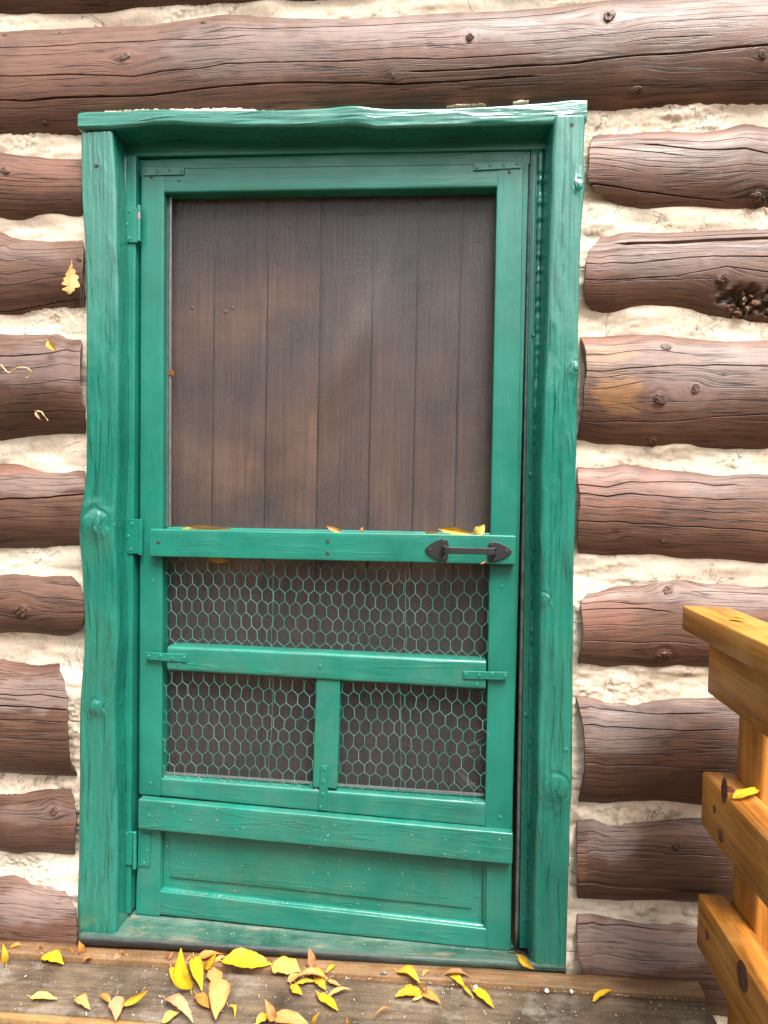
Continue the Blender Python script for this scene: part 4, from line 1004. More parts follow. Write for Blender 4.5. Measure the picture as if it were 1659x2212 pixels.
chicken('chicken_wire', (733,1468),(1050,1488),(1048,1738),(728,1702), yw, (0.008,0.001), (0.43,), 1.9)

# screws, mending plates, hinges
def screw_mesh(r, name, mat):
    seg = 10; a = np.linspace(0, 2*math.pi, seg, endpoint=False); V = []
    for (f, g) in ((0.05,-0.10),(0.35,0.10),(0.8,0.28),(1.0,0.05),(1.05,-0.5)):
        V.append(np.stack([np.cos(a)*r*f, np.full(seg,-g*r), np.sin(a)*r*f], -1))
    V = np.concatenate(V); F = grid_faces(5, seg, True).tolist()
    me = bpy.data.meshes.new(name); me.from_pydata(V.tolist(), [], F)
    for p in me.polygons: p.use_smooth = True
    me.materials.append(mat); return me
SCR = screw_mesh(0.0036, 'screw', M['metalgreen']); SCRB = screw_mesh(0.0034, 'screw', M['black']); SCRR = screw_mesh(0.0036, 'screw', M['hole'])
# a Phillips cross: two thin dark bars sunk in the head
xb = bmesh.new()
for rot in (0.5, 0.5+math.pi/2):
    r_ = bmesh.ops.create_cube(xb, size=1.0); 
    for v in r_['verts']:
        v.co = Matrix.Rotation(rot, 3, 'Y') @ Vector((v.co.x*0.0040, v.co.y*0.0010-0.0008, v.co.z*0.0009))
XME = bpy.data.meshes.new('drive_slot'); xb.to_mesh(XME); xb.free(); XME.materials.append(M['hole'])
def screw(pos, parent, me=None, slot=True):
    me = me or SCR
    o = bpy.data.objects.new('screw', me); COL.objects.link(o); o.parent = parent
    o.location = Vector(pos)-world_of(parent); o.rotation_euler = (0, random.random()*3, 0)
    return o
def plate(pts, y, th, mat, parent, nm, r=0.0008):
    bm = bmesh.new(); q = [P(*p, y) for p in pts]
    f = [bm.verts.new(a) for a in q]; b = [bm.verts.new(a+np.array([0,th,0])) for a in q]
    n = len(q); ff = bm.faces.new(f); bm.faces.new(b[::-1])
    for i in range(n): bm.faces.new((f[i], b[i], b[(i+1)%n], f[(i+1)%n]))
    bmesh.ops.recalc_face_normals(bm, faces=bm.faces)
    bmesh.ops.bevel(bm, geom=[e for e in ff.edges], offset=r, segments=2, affect='EDGES', profile=0.5)
    return bm_obj(nm, bm, mat, parent, False)
def mend(pts, scr, yb):
    o = plate(pts, yb-0.0022, 0.0024, M['metalgreen'], door, 'mending_plate')
    for p in scr: screw(P(*p, yb-0.0022), o)
mend([(309,363),(397,360.5),(397,377),(309,379.5)], [(314,369),(340,371),(366,368),(392,370)], 0.0)
mend([(1023,351),(1125,348),(1125,363),(1023,368)], [(1030,361),(1059,357),(1088,357),(1118,353)], 0.0)
mend([(315,1409),(404,1414),(404,1431),(315,1425)], [(320,1418),(346,1418),(372,1423),(397,1421)], -0.0062)
mend([(1000,1450),(1097,1452),(1097,1469),(1000,1467)], [(1006,1457),(1035,1459),(1063,1457),(1091,1461)], -0.0062)
mend([(694,1654),(708,1655),(707,1752),(686,1750),(690,1700)], [(701,1662),(698,1689),(697,1716),(692,1744)], -0.0025)
for p in ((386,388),(733,388),(330,1255),(1084,1267),(324,1692),(382,1704),(663,1727),(1013,1755),(1080,1766),(321,1763)):
    if p == (733,388): continue
    screw(P(*p, -0.017 if p == (321,1763) else 0.0), door)
for p in ((342,1171),(708,1169),(708,1195)): screw(P(*p, -0.0182), door, SCRR)
screw(P(327,382,0.0), door, SCRR); screw(P(1100,372,0.0), door, SCRR)
for p in ((386,1436),(691,1440),(1030,1479)): screw(P(*p,-0.0062), door)
def hinge(jl, br, dl, js, ds, yj=-0.0105):
    h = plate(jl, yj-0.0028, 0.004, M['metalgreen'], door, 'hinge', 0.0006)
    for p in js: screw(P(*p, yj-0.0028), h)
    if dl:
        o = plate(dl, -0.0022, 0.0024, M['metalgreen'], h, 'door_leaf', 0.0006)
        for p in ds: screw(P(*p, -0.0022), h)
    a, b = P(br[0], br[1], -0.010), P(br[0]-(br[2]-br[1])*0.006, br[2], -0.010)
    n = 5
    for k in range(n):
        c0, c1 = a+(b-a)*(k/n+0.006), a+(b-a)*((k+1)/n-0.006)
        tube('knuckle', np.array([c0, c0+(c1-c0)*0.02, c1-(c1-c0)*0.02, c1]), 0.0043, M['alu'] if (k == 1 and br[1] < 600) else M['metalgreen'], h, 10)
hinge([(266,447),(297,449),(297,524),(270,523),(266,518)], (300.5,444,522), None, [(279,456),(273,485.5),(278,515)], [])
hinge([(274,1124),(278,1121),(302,1122),(302,1196),(277,1196),(274,1190)], (304,1122,1199), None, [(284,1132),(276.5,1159),(282,1187)], [])
hinge([(261,1797),(286,1798),(284,1869),(258,1868)], (291,1796,1876), [(298,1800),(323,1803),(325,1807),(324,1868),(321,1873),(297,1871)], [(272,1803),(264,1832),(268,1860)], [(314,1809),(317,1838),(311,1865)])
# screws of the casing
for p in ((1153,723),(1146,1024),(1136,1544),(1131,1986)): screw(P(*p, 0.001), frame)
screw(P(208,357,-0.0505), frame, SCRR)
screw(P(1236,269,-0.0485), frame, SCRR); screw(P(1223,1620,-0.0485), frame)
# iron pull handle
yb = -0.0183
def spear(tip, lobe_t, lobe_b, ex, flip):
    t, a, b = P(*tip, yb), P(*lobe_t, yb), P(*lobe_b, yb); s_ = 1 if flip else -1
    zc = (a[2]+b[2])/2; hh = (a[2]-b[2])/2; xl = P(ex, tip[1], yb)[0]; L = abs(t[0]-xl)
    prof = [(0,0.0),(0.03,0.12),(0.10,0.30),(0.25,0.56),(0.42,0.77),(0.58,0.91),(0.72,0.99),(0.84,1.0),(0.93,0.90),(0.985,0.72),(1.0,0.5)]
    up = [(t[0]+(xl-t[0])*u, zc+(t[2]-zc)*(1-u)+hh*v) for u, v in prof]; dn = [(t[0]+(xl-t[0])*u, zc+(t[2]-zc)*(1-u)-hh*v) for u, v in prof[1:]][::-1]
    ring = up+dn; bm = bmesh.new()
    f = [bm.verts.new((x, yb-0.0032, z)) for x, z in ring]; bk = [bm.verts.new((x, yb, z)) for x, z in ring]; n = len(ring)
    ff = bm.faces.new(f)
    for i in range(n): bm.faces.new((f[i], bk[i], bk[(i+1)%n], f[(i+1)%n]))
    bmesh.ops.recalc_face_normals(bm, faces=bm.faces)
    bmesh.ops.bevel(bm, geom=list(ff.edges), offset=0.0012, segments=2, affect='EDGES', profile=0.5)
    o = bm_obj('back_plate', bm, M['black'], hd, False)
    return o
# grip: flat bar bent out at both ends
yo = yb-0.030
g0, g1 = P(958,1186,yb), P(1066,1191,yb); o0, o1 = P(960,1189,yo), P(1070,1191.5,yo)
path = [g0, g0+np.array([0,-0.012,0]), np.array([g0[0]+0.001,yo+0.007,o0[2]]), np.array([g0[0]+0.004,yo+0.002,o0[2]]), np.array([g0[0]+0.011,yo,o0[2]]), (o0+o1)/2, np.array([g1[0]-0.010,yo,o1[2]]), np.array([g1[0]-0.003,yo+0.002,o1[2]]), np.array([g1[0]+0.0,yo+0.007,o1[2]]), g1+np.array([0.001,-0.012,0]), g1]
path = np.array(path); tt = np.gradient(path, axis=0); tt /= np.linalg.norm(tt,axis=1,keepdims=True)
V = []; hw = np.interp(np.arange(len(path)), [0,1,3,5,7,9,10], [0.0085,0.0080,0.0068,0.0058,0.0066,0.0080,0.0085]); ht = 0.0028
sec8 = [(-1,-0.6),(-0.85,-1),(0.85,-1),(1,-0.6),(1,0.6),(0.85,1),(-0.85,1),(-1,0.6)]
for p, t_, h_ in zip(path, tt, hw):
    up_ = np.array([0,0,1.0]); sd_ = np.cross(t_, up_); sd_ /= np.linalg.norm(sd_)
    for (u, v) in sec8: V.append(p+up_*u*h_+sd_*v*ht)
hd = mesh_np('pull_handle', np.array(V), grid_faces(len(path), 8, True)[:, ::-1], M['black'], door, None, False)
o = spear((918,1187),(962,1163.5),(962,1213),968.5,False)
for p in ((928.5,1187),(958.5,1170),(958,1205.5)): screw(P(*p, yb-0.0033), hd, SCRB)
o = spear((1105.5,1191),(1064,1170),(1064,1213.5),1053.5,True)
for p in ((1095,1191),(1062.5,1175.5),(1062.5,1205.5)): screw(P(*p, yb-0.0033), hd, SCRB)
# chipped spot of bare wood under the grip
c = P(1043,1216,-0.0186); blob('paint_chip', c, 0.0042, L_['tan'], door, (1.3,0.25,0.8), 3, 2)

# ------------------------------------------------------------------ porch floor
floor = bpy.data.objects.new('porch_floor', None); COL.objects.link(floor); floor['kind'] = 'structure'; floor['label'] = 'weathered brown porch planks below the door'
XE = float(P(1565,2150,-0.15)[0])
def deck_plank(name, yb_, yf_, zt, th, x0, x1, mat, seed, r=0.004, chamf=None):
    """plank along X from depth yb_ (wall side) to yf_ (near side), top at zt above the sloping floor line"""
    xs = np.concatenate([np.arange(x0, x1, 0.02),[x1]]); n = len(xs)
    ny = max(4, int(abs(yb_-yf_)/0.008)); ys = np.linspace(yb_, yf_, ny)
    prof = [(yb_, -th)] + [(yb_, -r), (yb_-r*0.3, -r*0.3)] + [(y, 0) for y in ys if yf_+r < y < yb_-r] + [(yf_+r*0.3, -r*0.3), (yf_, -r), (yf_, -th)]
    V = []; UVv = []
    for j, (y, z) in enumerate(prof):
        w_ = 0.0012*fbm(xs*7, xs*0+y*25, seed, 3)+0.0007*fbm(xs*50, xs*0+y*160, seed+3, 3)
        V.append(np.stack([xs, np.full(n,y)+(0.0012*fbm(xs*18, xs*0+seed, seed+9, 3) if z < 0 else 0), deck_z(xs)+zt+z+w_], -1)); UVv.append(np.stack([xs+seed, np.full(n, y+seed*0.1)], -1))
    V = np.stack(V,0)
    me = mesh_np(name, V.reshape(-1,3), grid_faces(len(prof), n)[:, ::1], mat, floor, np.stack(UVv,0).reshape(-1,2), True)
    return me
ya = DK(700,2104)[1]           # front edge of the sawn strip
deck_plank('sawn_strip', -0.050, float(ya), 0.004, 0.03, -1.6, XE, M['strip'], 1, 0.003)
yb1 = float(DK(100,2181)[1])
deck_plank('floor_plank', float(ya)-0.002, yb1, -0.004, 0.03, -1.6, XE, M['deck'], 2, 0.004)
deck_plank('plank_edge', yb1-0.0002, yb1-0.012, -0.006, 0.03, -1.6, XE, M['edge'], 3, 0.005)
yy = yb1-0.016; k = 4
while yy > -1.75:
    deck_plank('floor_plank', yy, yy-0.138, -0.012, 0.03, -1.6, XE, M['deckgrey'] if k == 4 else M['deck'], k, 0.004); yy -= 0.144; k += 1
for x in (-1.5,-0.6,0.2,XE-0.06):
    bm = bmesh.new(); bmesh.ops.create_cube(bm, size=1.0)
    for v in bm.verts: v.co = Vector((x+v.co.x*0.05, -0.83+v.co.y*1.85, -0.12+v.co.z*0.14))
    bm_obj('joist', bm, M['deck'], floor)

# ------------------------------------------------------------------ railing
rail = empty('porch_railing', 'amber stained timber porch railing running out from the log wall', 'railing', (XE,-0.3,0))
YR = -0.125
def beam_y(name, x0, x1, z0, z1, y0, y1, seed, r=0.0022, parent=rail, mat=None):
    """beam along Y"""
    s = np.linspace(y0, y1, 40); sec = [(x0+r,z0),(x0,z0+r),(x0,(z0+z1)/2),(x0,z1-r),(x0+r*0.4,z1-r*0.4),(x0+r,z1),((x0+x1)/2,z1),(x1-r,z1),(x1,z1-r),(x1,z0+r),(x1-r,z0)]
    n = len(sec); V = []
    for k, y in enumerate(s):
        for j, (x, z) in enumerate(sec):
            V.append((x+0.0006*float(fbm(y*9+seed, j*0.3, seed, 2)), y, z+0.0006*float(fbm(y*9+seed, j*0.3+4, seed+4, 2))))
    V = np.array(V).reshape(len(s), n, 3)
    pe = np.cumsum([0]+[math.hypot(sec[j+1][0]-sec[j][0], sec[j+1][1]-sec[j][1]) for j in range(n-1)])
    UVv = np.stack([np.repeat(s[:,None],n,1)+seed, np.repeat(pe[None,:],len(s),0)+seed*0.3], -1)
    def capr(e, dy):
        c = e.mean(0); a = c+(e-c)*0.97; a[:,1] += dy; b = c+(e-c)*0.02; b[:,1] += dy; return a, b
    a0, b0 = capr(V[0], 0.002 if y0 > y1 else -0.002); a1, b1 = capr(V[-1], -0.002 if y0 > y1 else 0.002)
    V = np.concatenate([b0[None],a0[None],V,a1[None],b1[None]],0); UVv = np.concatenate([UVv[:1],UVv[:1],UVv,UVv[-1:],UVv[-1:]],0)
    return mesh_np(name, V.reshape(-1,3), grid_faces(len(V), n, True), mat or M['rail'], parent, UVv.reshape(-1,2), True)
YN = -1.55
c_tl = P(1475.4,1308.6,YR); c_bl = P(1473.8,1359.4,YR); c_tr = P(1578,1312.5,YR)
s_t = P(1537.9,1395.3,YR-0.035); s_b = P(1534.7,1510.9,YR-0.035)
r2t, r2b, r2r = P(1519.9,1666.7,YR), P(1517.5,1781.5,YR), P(1589,1671,YR)
r3t, r3b, r3r = P(1508.6,1931,YR), P(1505.1,2042.8,YR), P(1572,1934,YR)
xl = float((r2t[0]+r3t[0])/2); xr_ = float((r2r[0]+r3r[0])/2)
print('rail', c_tl, c_bl, c_tr, s_t, s_b, r2t, r2b, r3t, r3b, xl, xr_)
beam_y('cap_rail', float(c_tl[0]), float(c_tr[0]), float(c_bl[2]), float(c_tl[2]), YR, YN, 1)
beam_y('upper_rail', xl+0.001, xr_, float(s_b[2]), float(c_bl[2])-0.0025, YR-0.004, YN, 2)
b2 = beam_y('middle_rail', xl, xr_, float(r2b[2]), float(r2t[2]), YR, YN, 3)
b3 = beam_y('lower_rail', xl, xr_, float(r3b[2]), float(r3t[2]), YR, YN, 4)
def post_z(x0, x1, y0, y1, z0, z1, seed):
    s = np.linspace(z0, z1, 40); r = 0.004
    sec = [(x0+r,y1),(x0,y1-r),(x0,(y0+y1)/2),(x0,y0+r),(x0+r,y0),((x0+x1)/2,y0),(x1-r,y0),(x1,y0+r),(x1,y1-r),(x1-r,y1)]
    V = np.array([[(x, y, z) for (x, y) in sec] for z in s]); n = len(sec)
    pe = np.cumsum([0]+[math.hypot(sec[j+1][0]-sec[j][0], sec[j+1][1]-sec[j][1]) for j in range(n-1)])
    UVv = np.stack([np.repeat(s[:,None],n,1)+seed, np.repeat(pe[None,:],len(s),0)+seed*0.3], -1)
    return mesh_np('post', V.reshape(-1,3), grid_faces(len(s), n, True), M['rail'], rail, UVv.reshape(-1,2), True)
ztop = float(c_bl[2])-0.0025
for y0 in (YR-0.083, YN+0.05):
    post_z(xr_+0.0005, xr_+0.088, y0, y0+0.078, -0.60, ztop, 7+y0)
def oval(px, py, x, rx, rz, parent, face='side', zt=None):
    """dark knot or nail set in the left side (or the top) of a beam"""
    if face == 'side':
        d = ray(px, py); t = (x-0.0004-CAM[0])/d[0]; c = CAM+d*t; nn = np.array([-1.0,0,0]); e1 = np.array([0,1.0,0]); e2 = np.array([0,0,1.0])
    else:
        d = ray(px, py); t = (zt+0.0004-CAM[2])/d[2]; c = CAM+d*t; nn = np.array([0,0,1.0]); e1 = np.array([1.0,0,0]); e2 = np.array([0,1.0,0])
    a = np.linspace(0, 2*math.pi, 18, endpoint=False); V = []
    for f, h in ((0.05,0.0002),(0.5,0.00025),(0.92,0.0002),(1.0,-0.0008)):
        V.append(c+nn*h+e1*(np.cos(a)*rx*f)[:,None]+e2*(np.sin(a)*rz*f)[:,None])
    mesh_np('knot', np.concatenate(V), grid_faces(4,18,True), M['railknot'], parent)
oval(1564,1708, xl, 0.010, 0.021, b2); oval(1543,1748, xl, 0.0055, 0.007, b2); oval(1557,1806, xl, 0.010, 0.010, b2)
oval(1573,1704, xl, 0.010, 0.014, b2, 'top', float(r2t[2]))
oval(1527,2020, xl, 0.006, 0.0085, b3); oval(1603,2109, xl, 0.017, 0.021, b3)

# ------------------------------------------------------------------ fallen leaves, one by one
LEAF_N = 0
def leaf(mode, A, B, wpx, col, label, arch=0.10, fold=0.25, lift=0.0, shape=1.0, dz=0.003, yp=None, roll=0.0, cat='leaf', bendx=0.0, serr=0.03, group=None):
    """blade from picture point A (stalk end) to B (tip); mode: deck = lying on the floor, up = foot on the floor and tip raised, at = in the plane y = yp"""
    global LEAF_N; LEAF_N += 1
    sd = LEAF_N*3.7
    if mode == 'deck': a, b = DK(*A, dz), DK(*B, dz); nrm = np.array([0,0,1.0])
    elif mode == 'up':
        a = DK(*A, dz); b = P(*B, a[1]-0.004); nrm = CAM-(a+b)/2
    else: a, b = P(*A, yp), P(*B, yp); nrm = np.array([0,-1.0,0])
    ax = b-a; L = float(np.linalg.norm(ax)); ax /= L
    side = np.cross(nrm, ax); side /= np.linalg.norm(side); nrm = np.cross(ax, side)
    if roll: side, nrm = side*math.cos(roll)+nrm*math.sin(roll), nrm*math.cos(roll)-side*math.sin(roll)
    c = (a+b)/2; pp = proj(np.stack([c, c+side*0.01])); d_ = abs(float(np.linalg.norm(pp[1]-pp[0])))/0.01
    pa = proj(np.stack([c, c+ax*0.01])); da = pa[1]-pa[0]; ds = pp[1]-pp[0]
    perp = abs(da[0]*ds[1]-da[1]*ds[0])/max(1e-6, np.linalg.norm(da))/0.01       # picture width per metre across the blade
    W = min(1.05*wpx/max(perp, d_*0.35)/2, L*0.62)
    if mode == 'deck': fold = fold*0.85
    nu, nv = 18, 9; V = []; UVv = []
    stem = 0.10
    for i in range(nu):
        t = i/(nu-1)
        wd = W*(math.sin(math.pi*t**(0.78*shape))**0.85)*(1-0.12*t) if 0 < t < 1 else 0.0006
        wd *= 1+serr*math.sin(i*2.4)+0.16*float(fbm(t*3.5+sd, sd, 44, 3)); skew = 0.18*W*math.sin(sd*1.9+t*3.0)*math.sin(math.pi*t)
        for j in range(nv):
            s_ = (j/(nv-1)-0.5)*2
            h = fold*abs(s_)**1.3*wd + arch*L*4*t*(1-t) + lift*L*t*t + 0.05*W*2*float(fbm(t*3+sd, s_*1.2+sd, 5, 2)) + 0.30*wd*float(fbm(t*5+sd, s_*2+9, 12, 2))*abs(s_)
            x_ = s_*wd*(1-0.12*fold)*(1+0.15*s_*math.sin(sd)) + bendx*L*4*t*(1-t) + skew
            V.append(a+ax*(L*t)+side*x_+nrm*max(h, 0.0 if mode == 'deck' else -1)); UVv.append((t, j/(nv-1)))
    # stalk
    V = np.array(V); F = grid_faces(nu, nv)
    k = len(V); st = []
    st_dir = -ax*0.55*W + side*0.2*W*math.sin(sd)
    for q in range(4):
        p = a+st_dir*(q/3)+nrm*(0.0015+0.001*q)
        for an in range(3):
            st.append(p+(side*math.cos(an*2.1)+nrm*math.sin(an*2.1))*0.0006); UVv.append((0.0,0.5))
    F2 = grid_faces(4, 3, True, k); V = np.concatenate([V, np.array(st)]); F = np.concatenate([F, F2])
    base = Vector(a)
    o = mesh_np('fallen_leaf', V, F, L_[col], None, np.array(UVv), True)
    o.data.transform(Matrix.Translation(-base)); o.location = base
    o['label'] = label; o['category'] = cat
    o['group'] = group or 'fallen autumn leaves'
    return o
D, U_ = 'deck', 'up'
LV = [
 (D,(95,2063),(138,2083),30,'yellow','broad smooth yellow leaf lying alone on the porch plank below the left post',dict(arch=0.06,shape=0.8)),
 (U_,(14,2080),(7,2040),20,'gold','curled golden leaf standing at the left edge of the picture on the porch floor',dict(fold=0.5,arch=0.15)),
 (U_,(87,2050),(88,2035),8,'pink','tiny pointed pinkish leaf tip upright against the bottom left log',dict(fold=0.6)),
 (D,(20,2047),(49,2041),10,'orange','thin orange brown leaf lying along the foot of the bottom left log',dict(arch=0.1)),
 (U_,(176,2060),(171,2032),20,'orange','upright orange brown leaf leaning on the left end of the threshold',dict(fold=0.5,arch=0.12)),
 (U_,(160,2061),(153,2046),7,'orange','small curled orange scrap left of the upright leaf at the threshold end',dict(fold=0.6)),
 (D,(259,2060),(246,2073),12,'pink','small triangular pink leaf on the sawn strip under the left of the threshold',dict(arch=0.05)),
 (U_,(264,2063),(265,2051),7,'pink','tiny upright pink point right of the triangular leaf on the sawn strip',dict(fold=0.5)),
 (D,(180,2077),(198,2070),7,'brown','thin brown leaf shred on the plank edge right of the broad yellow leaf',dict(arch=0.3)),
 (D,(66,2154),(124,2158),20,'pale','narrow pale yellow leaf flat on the plank at lower left',dict(arch=0.05)),
 (D,(163,2157),(195,2181),27,'tan','oval tan leaf with cupped edge on the plank at lower left',dict(arch=0.10,fold=0.4,shape=0.85)),
 (D,(240,2169),(210,2154),15,'orange','curled orange leaf lobe left of the pinkish hanging leaf at lower left',dict(arch=0.2,fold=0.5)),
 (U_,(264,2172),(320,2139),16,'gold','horn shaped golden leaf pointing up right beside the pinkish hanging leaf',dict(arch=-0.10,fold=0.5)),
 (D,(252,2152),(250,2206),32,'pink','pinkish tan leaf pointing toward the viewer between two curled lobes',dict(arch=0.06,fold=0.2)),
 (D,(357,2158),(417,2209),30,'pink','crumpled pinkish leaf with side veins at the bottom edge left of centre',dict(arch=0.18,fold=0.3,serr=0.08)),
 (D,(350,2209),(388,2186),18,'pale','pale yellow leaf half under the crumpled pinkish leaf',dict(arch=0.05)),
 (U_,(412,2136),(391,2048),40,'yellow','tall bright yellow leaf with two sharp tips standing before the threshold',dict(arch=0.05,fold=0.35,bendx=0.10)),
 (D,(369,2089),(376,2125),15,'gold','small golden leaf tucked behind the left of the tall bright yellow leaf',dict(arch=0.05)),
 (U_,(360,2073),(374,2056),9,'pink','small pink folded leaf under the threshold left of the tall yellow leaf',dict(fold=0.5)),
 (U_,(400,2072),(414,2062),10,'pink','pinkish scrap directly behind the tall bright yellow leaf',dict(fold=0.4)),
 (D,(417,2068),(436,2141),30,'yellow','yellow leaf pointing at the viewer right of the tall bright yellow leaf',dict(arch=0.09,fold=0.45)),
 (U_,(441,2092),(468,2059),15,'yellow','slim yellow leaf tip rising in a V from the yellow leaf beside it',dict(arch=0.05,fold=0.4)),
 (D,(423,2074),(494,2062),20,'orange','long curled orange leaf under the threshold behind the V shaped yellow tip',dict(arch=0.12,fold=0.6)),
 (D,(464,2080),(488,2068),13,'tan','small tan leaf right of the V shaped yellow tip',dict(arch=0.15,fold=0.5)),
 (D,(470,2125),(455,2090),36,'tan','tan yellow leaf partly hidden behind the largest tan leaf',dict(arch=0.05)),
 (D,(467,2114),(466,2203),50,'tan','largest tan leaf with clear side veins lying tip toward the viewer',dict(arch=0.05,fold=0.18,dz=0.010,shape=0.95)),
 (D,(424,2148),(452,2178),30,'orange','rust orange leaf showing left of the largest tan leaf',dict(arch=0.06,fold=0.2)),
 (D,(479,2077),(587,2083),40,'yellow','big speckled bright yellow leaf lying along the foot of the threshold',dict(arch=0.05,fold=0.22,dz=0.008,serr=0.05)),
 (U_,(586,2082),(575,2068),10,'brown','brown scrap at the right tip of the big speckled yellow leaf',dict(fold=0.5)),
 (U_,(502,2070),(496,2062),9,'brown','brown scrap behind the left of the big speckled yellow leaf',dict(fold=0.5)),
 (D,(588,2083),(650,2102),40,'pale','rounded pale yellow leaf right of the big speckled yellow leaf',dict(arch=0.06,fold=0.2,shape=0.85)),
 (D,(622,2120),(648,2104),20,'tan','small tan leaf touching the rounded pale yellow leaf',dict(arch=0.08)),
 (D,(661,2097),(706,2118),18,'gold','golden leaf at the top of the heap right of the rounded pale leaf',dict(arch=0.1,fold=0.3)),
 (D,(638,2113),(709,2115),16,'tan','long twisted tan leaf across the small leaf heap',dict(arch=0.16,fold=0.5,dz=0.009)),
 (D,(641,2124),(683,2119),11,'gold','slim golden leaf under the long twisted tan leaf',dict(arch=0.05)),
 (D,(680,2114),(704,2138),25,'gold','golden oval leaf at the right of the small leaf heap',dict(arch=0.06,shape=0.85)),
 (D,(629,2127),(653,2149),19,'gold','small golden leaf below the leaf heap pointing at the viewer',dict(arch=0.06)),
 (U_,(675,2089),(668,2046),19,'pink','upright pinkish tan leaf leaning on the middle of the threshold',dict(arch=0.03,fold=0.3)),
 (D,(705,2102),(727,2086),10,'gold','tiny curled golden leaf on the sawn strip right of the upright leaf',dict(arch=0.15,fold=0.6)),
 (D,(709,2117),(733,2130),13,'tan','small tan leaf just right of the leaf heap',dict(arch=0.05)),
 (D,(707,2154),(758,2138),12,'tan','narrow wavy tan leaf lying above the bright yellow oval one',dict(arch=0.12,fold=0.5)),
 (D,(688,2148),(730,2183),22,'yellow','bright yellow oval leaf with brown spots in the middle of the plank',dict(arch=0.05,fold=0.2)),
 (D,(700,2160),(683,2144),13,'gold','withered golden end above the bright yellow oval leaf',dict(arch=0.1,fold=0.4)),
 (D,(492,2173),(506,2199),10,'gold','thin hooked golden leaf right of the largest tan leaf',dict(arch=0.1,fold=0.6,bendx=0.22)),
 (U_,(592,2204),(572,2158),24,'tan','curled tan leaf with raised tip at the bottom centre',dict(arch=0.08,fold=0.5)),
 (D,(554,2213),(583,2190),17,'gold','golden leaf at the bottom edge left of the raised tan tip',dict(arch=0.1,fold=0.4)),
 (D,(590,2194),(668,2216),34,'tan','wide tan orange leaf at the bottom edge right of the raised tan tip',dict(arch=0.1,fold=0.25)),
 (U_,(678,2213),(690,2187),11,'gold','slim golden upright tip at the bottom edge',dict(fold=0.5,bendx=0.1)),
 (U_,(750,2214),(750,2197),8,'orange','tiny orange leaf point at the bottom edge of the picture',dict(fold=0.3)),
 (D,(857,2100),(908,2124),22,'gold','curled golden leaf arching off the sawn strip below the handle side',dict(arch=0.16,fold=0.5)),
 (D,(912,2110),(929,2098),10,'orange','small orange brown curl right of the arching golden leaf',dict(arch=0.15,fold=0.6)),
 (D,(905,2127),(925,2151),13,'brown','folded olive brown leaf end below the arching golden leaf',dict(arch=0.1,fold=0.5)),
 (D,(912,2146),(952,2167),22,'orange','orange tan leaf pointing right next to the spotted golden leaf',dict(arch=0.06,fold=0.3)),
 (D,(911,2144),(853,2154),27,'gold','spotted golden leaf pointing left on the plank',dict(arch=0.06,fold=0.25,serr=0.05)),
 (D,(893,2161),(916,2150),10,'pale','small pale leaf under the spotted golden leaf',dict(arch=0.03)),
 (D,(807,2200),(849,2183),8,'brown','thin arched brown leaf on the plank near the bottom centre right',dict(arch=0.28,fold=0.7)),
 (D,(958,2106),(1017,2113),12,'brown','dark curled brown leaf lying against the threshold on the sawn strip',dict(arch=0.16,fold=0.7)),
 (D,(970,2105),(1002,2131),15,'yellow','slim yellow leaf crossing the dark curled leaf at the threshold',dict(arch=0.06,fold=0.3)),
 (D,(1003,2130),(1023,2153),8,'gold','thin curled golden leaf between the two slim yellow leaves',dict(arch=0.1,fold=0.5,bendx=-0.15)),
 (D,(1021,2138),(1067,2177),19,'yellow','long yellow leaf beside the white pebble on the plank',dict(arch=0.05,fold=0.3)),
 (D,(1281,2164),(1321,2139),15,'yellow','yellow leaf lying alone on the porch floor near the railing',dict(arch=0.12,fold=0.4)),
]
for (md, A, B, wpx, col, lab, kw) in LV: leaf(md, A, B, wpx, col, lab, **kw)
# on the threshold
a_ = P(1118,2063,-0.03); 
leaf('at', (1118,2061),(1154,2094), 17, 'gold', 'golden leaf resting on the right end of the green threshold', yp=-0.052, arch=0.02, fold=0.25)
# on the ledge and behind the wire
yl_ = -0.009
leaf('at', (411,1139),(499,1142), 16, 'tan', 'arched pale orange leaf lying on the ledge at the left of the screen', yp=yl_, arch=0.02, fold=0.3, roll=0.35)
leaf('at', (399,1141),(414,1140), 9, 'yellow', 'tiny yellow scrap on the ledge at the stalk of the arched leaf', yp=yl_, fold=0.2)
leaf('at', (738,1149),(706,1136), 13, 'tan', 'small tan pointed leaf on the ledge at the middle of the screen', yp=yl_, fold=0.4)
leaf('at', (779,1151),(784,1139), 9, 'pink', 'tiny upright tan scrap on the ledge right of the middle', yp=yl_, fold=0.4)
leaf('at', (917,1152),(950,1152), 12, 'tan', 'curled tan leaf on the ledge above the left end of the handle', yp=yl_, arch=0.05, fold=0.5, roll=0.3)
leaf('at', (951,1144),(1024,1154), 16, 'gold', 'rolled golden yellow leaf on the ledge above the handle', yp=yl_, arch=0.02, fold=0.6)
leaf('at', (1026,1157),(1046,1133), 24, 'pale', 'upright pale yellow leaf on the ledge in the corner above the handle', yp=yl_-0.003, fold=0.3)
leaf('at', (450,1208),(497,1211), 14, 'gold', 'golden leaf caught behind the chicken wire under the grip rail', yp=0.008, fold=0.3)
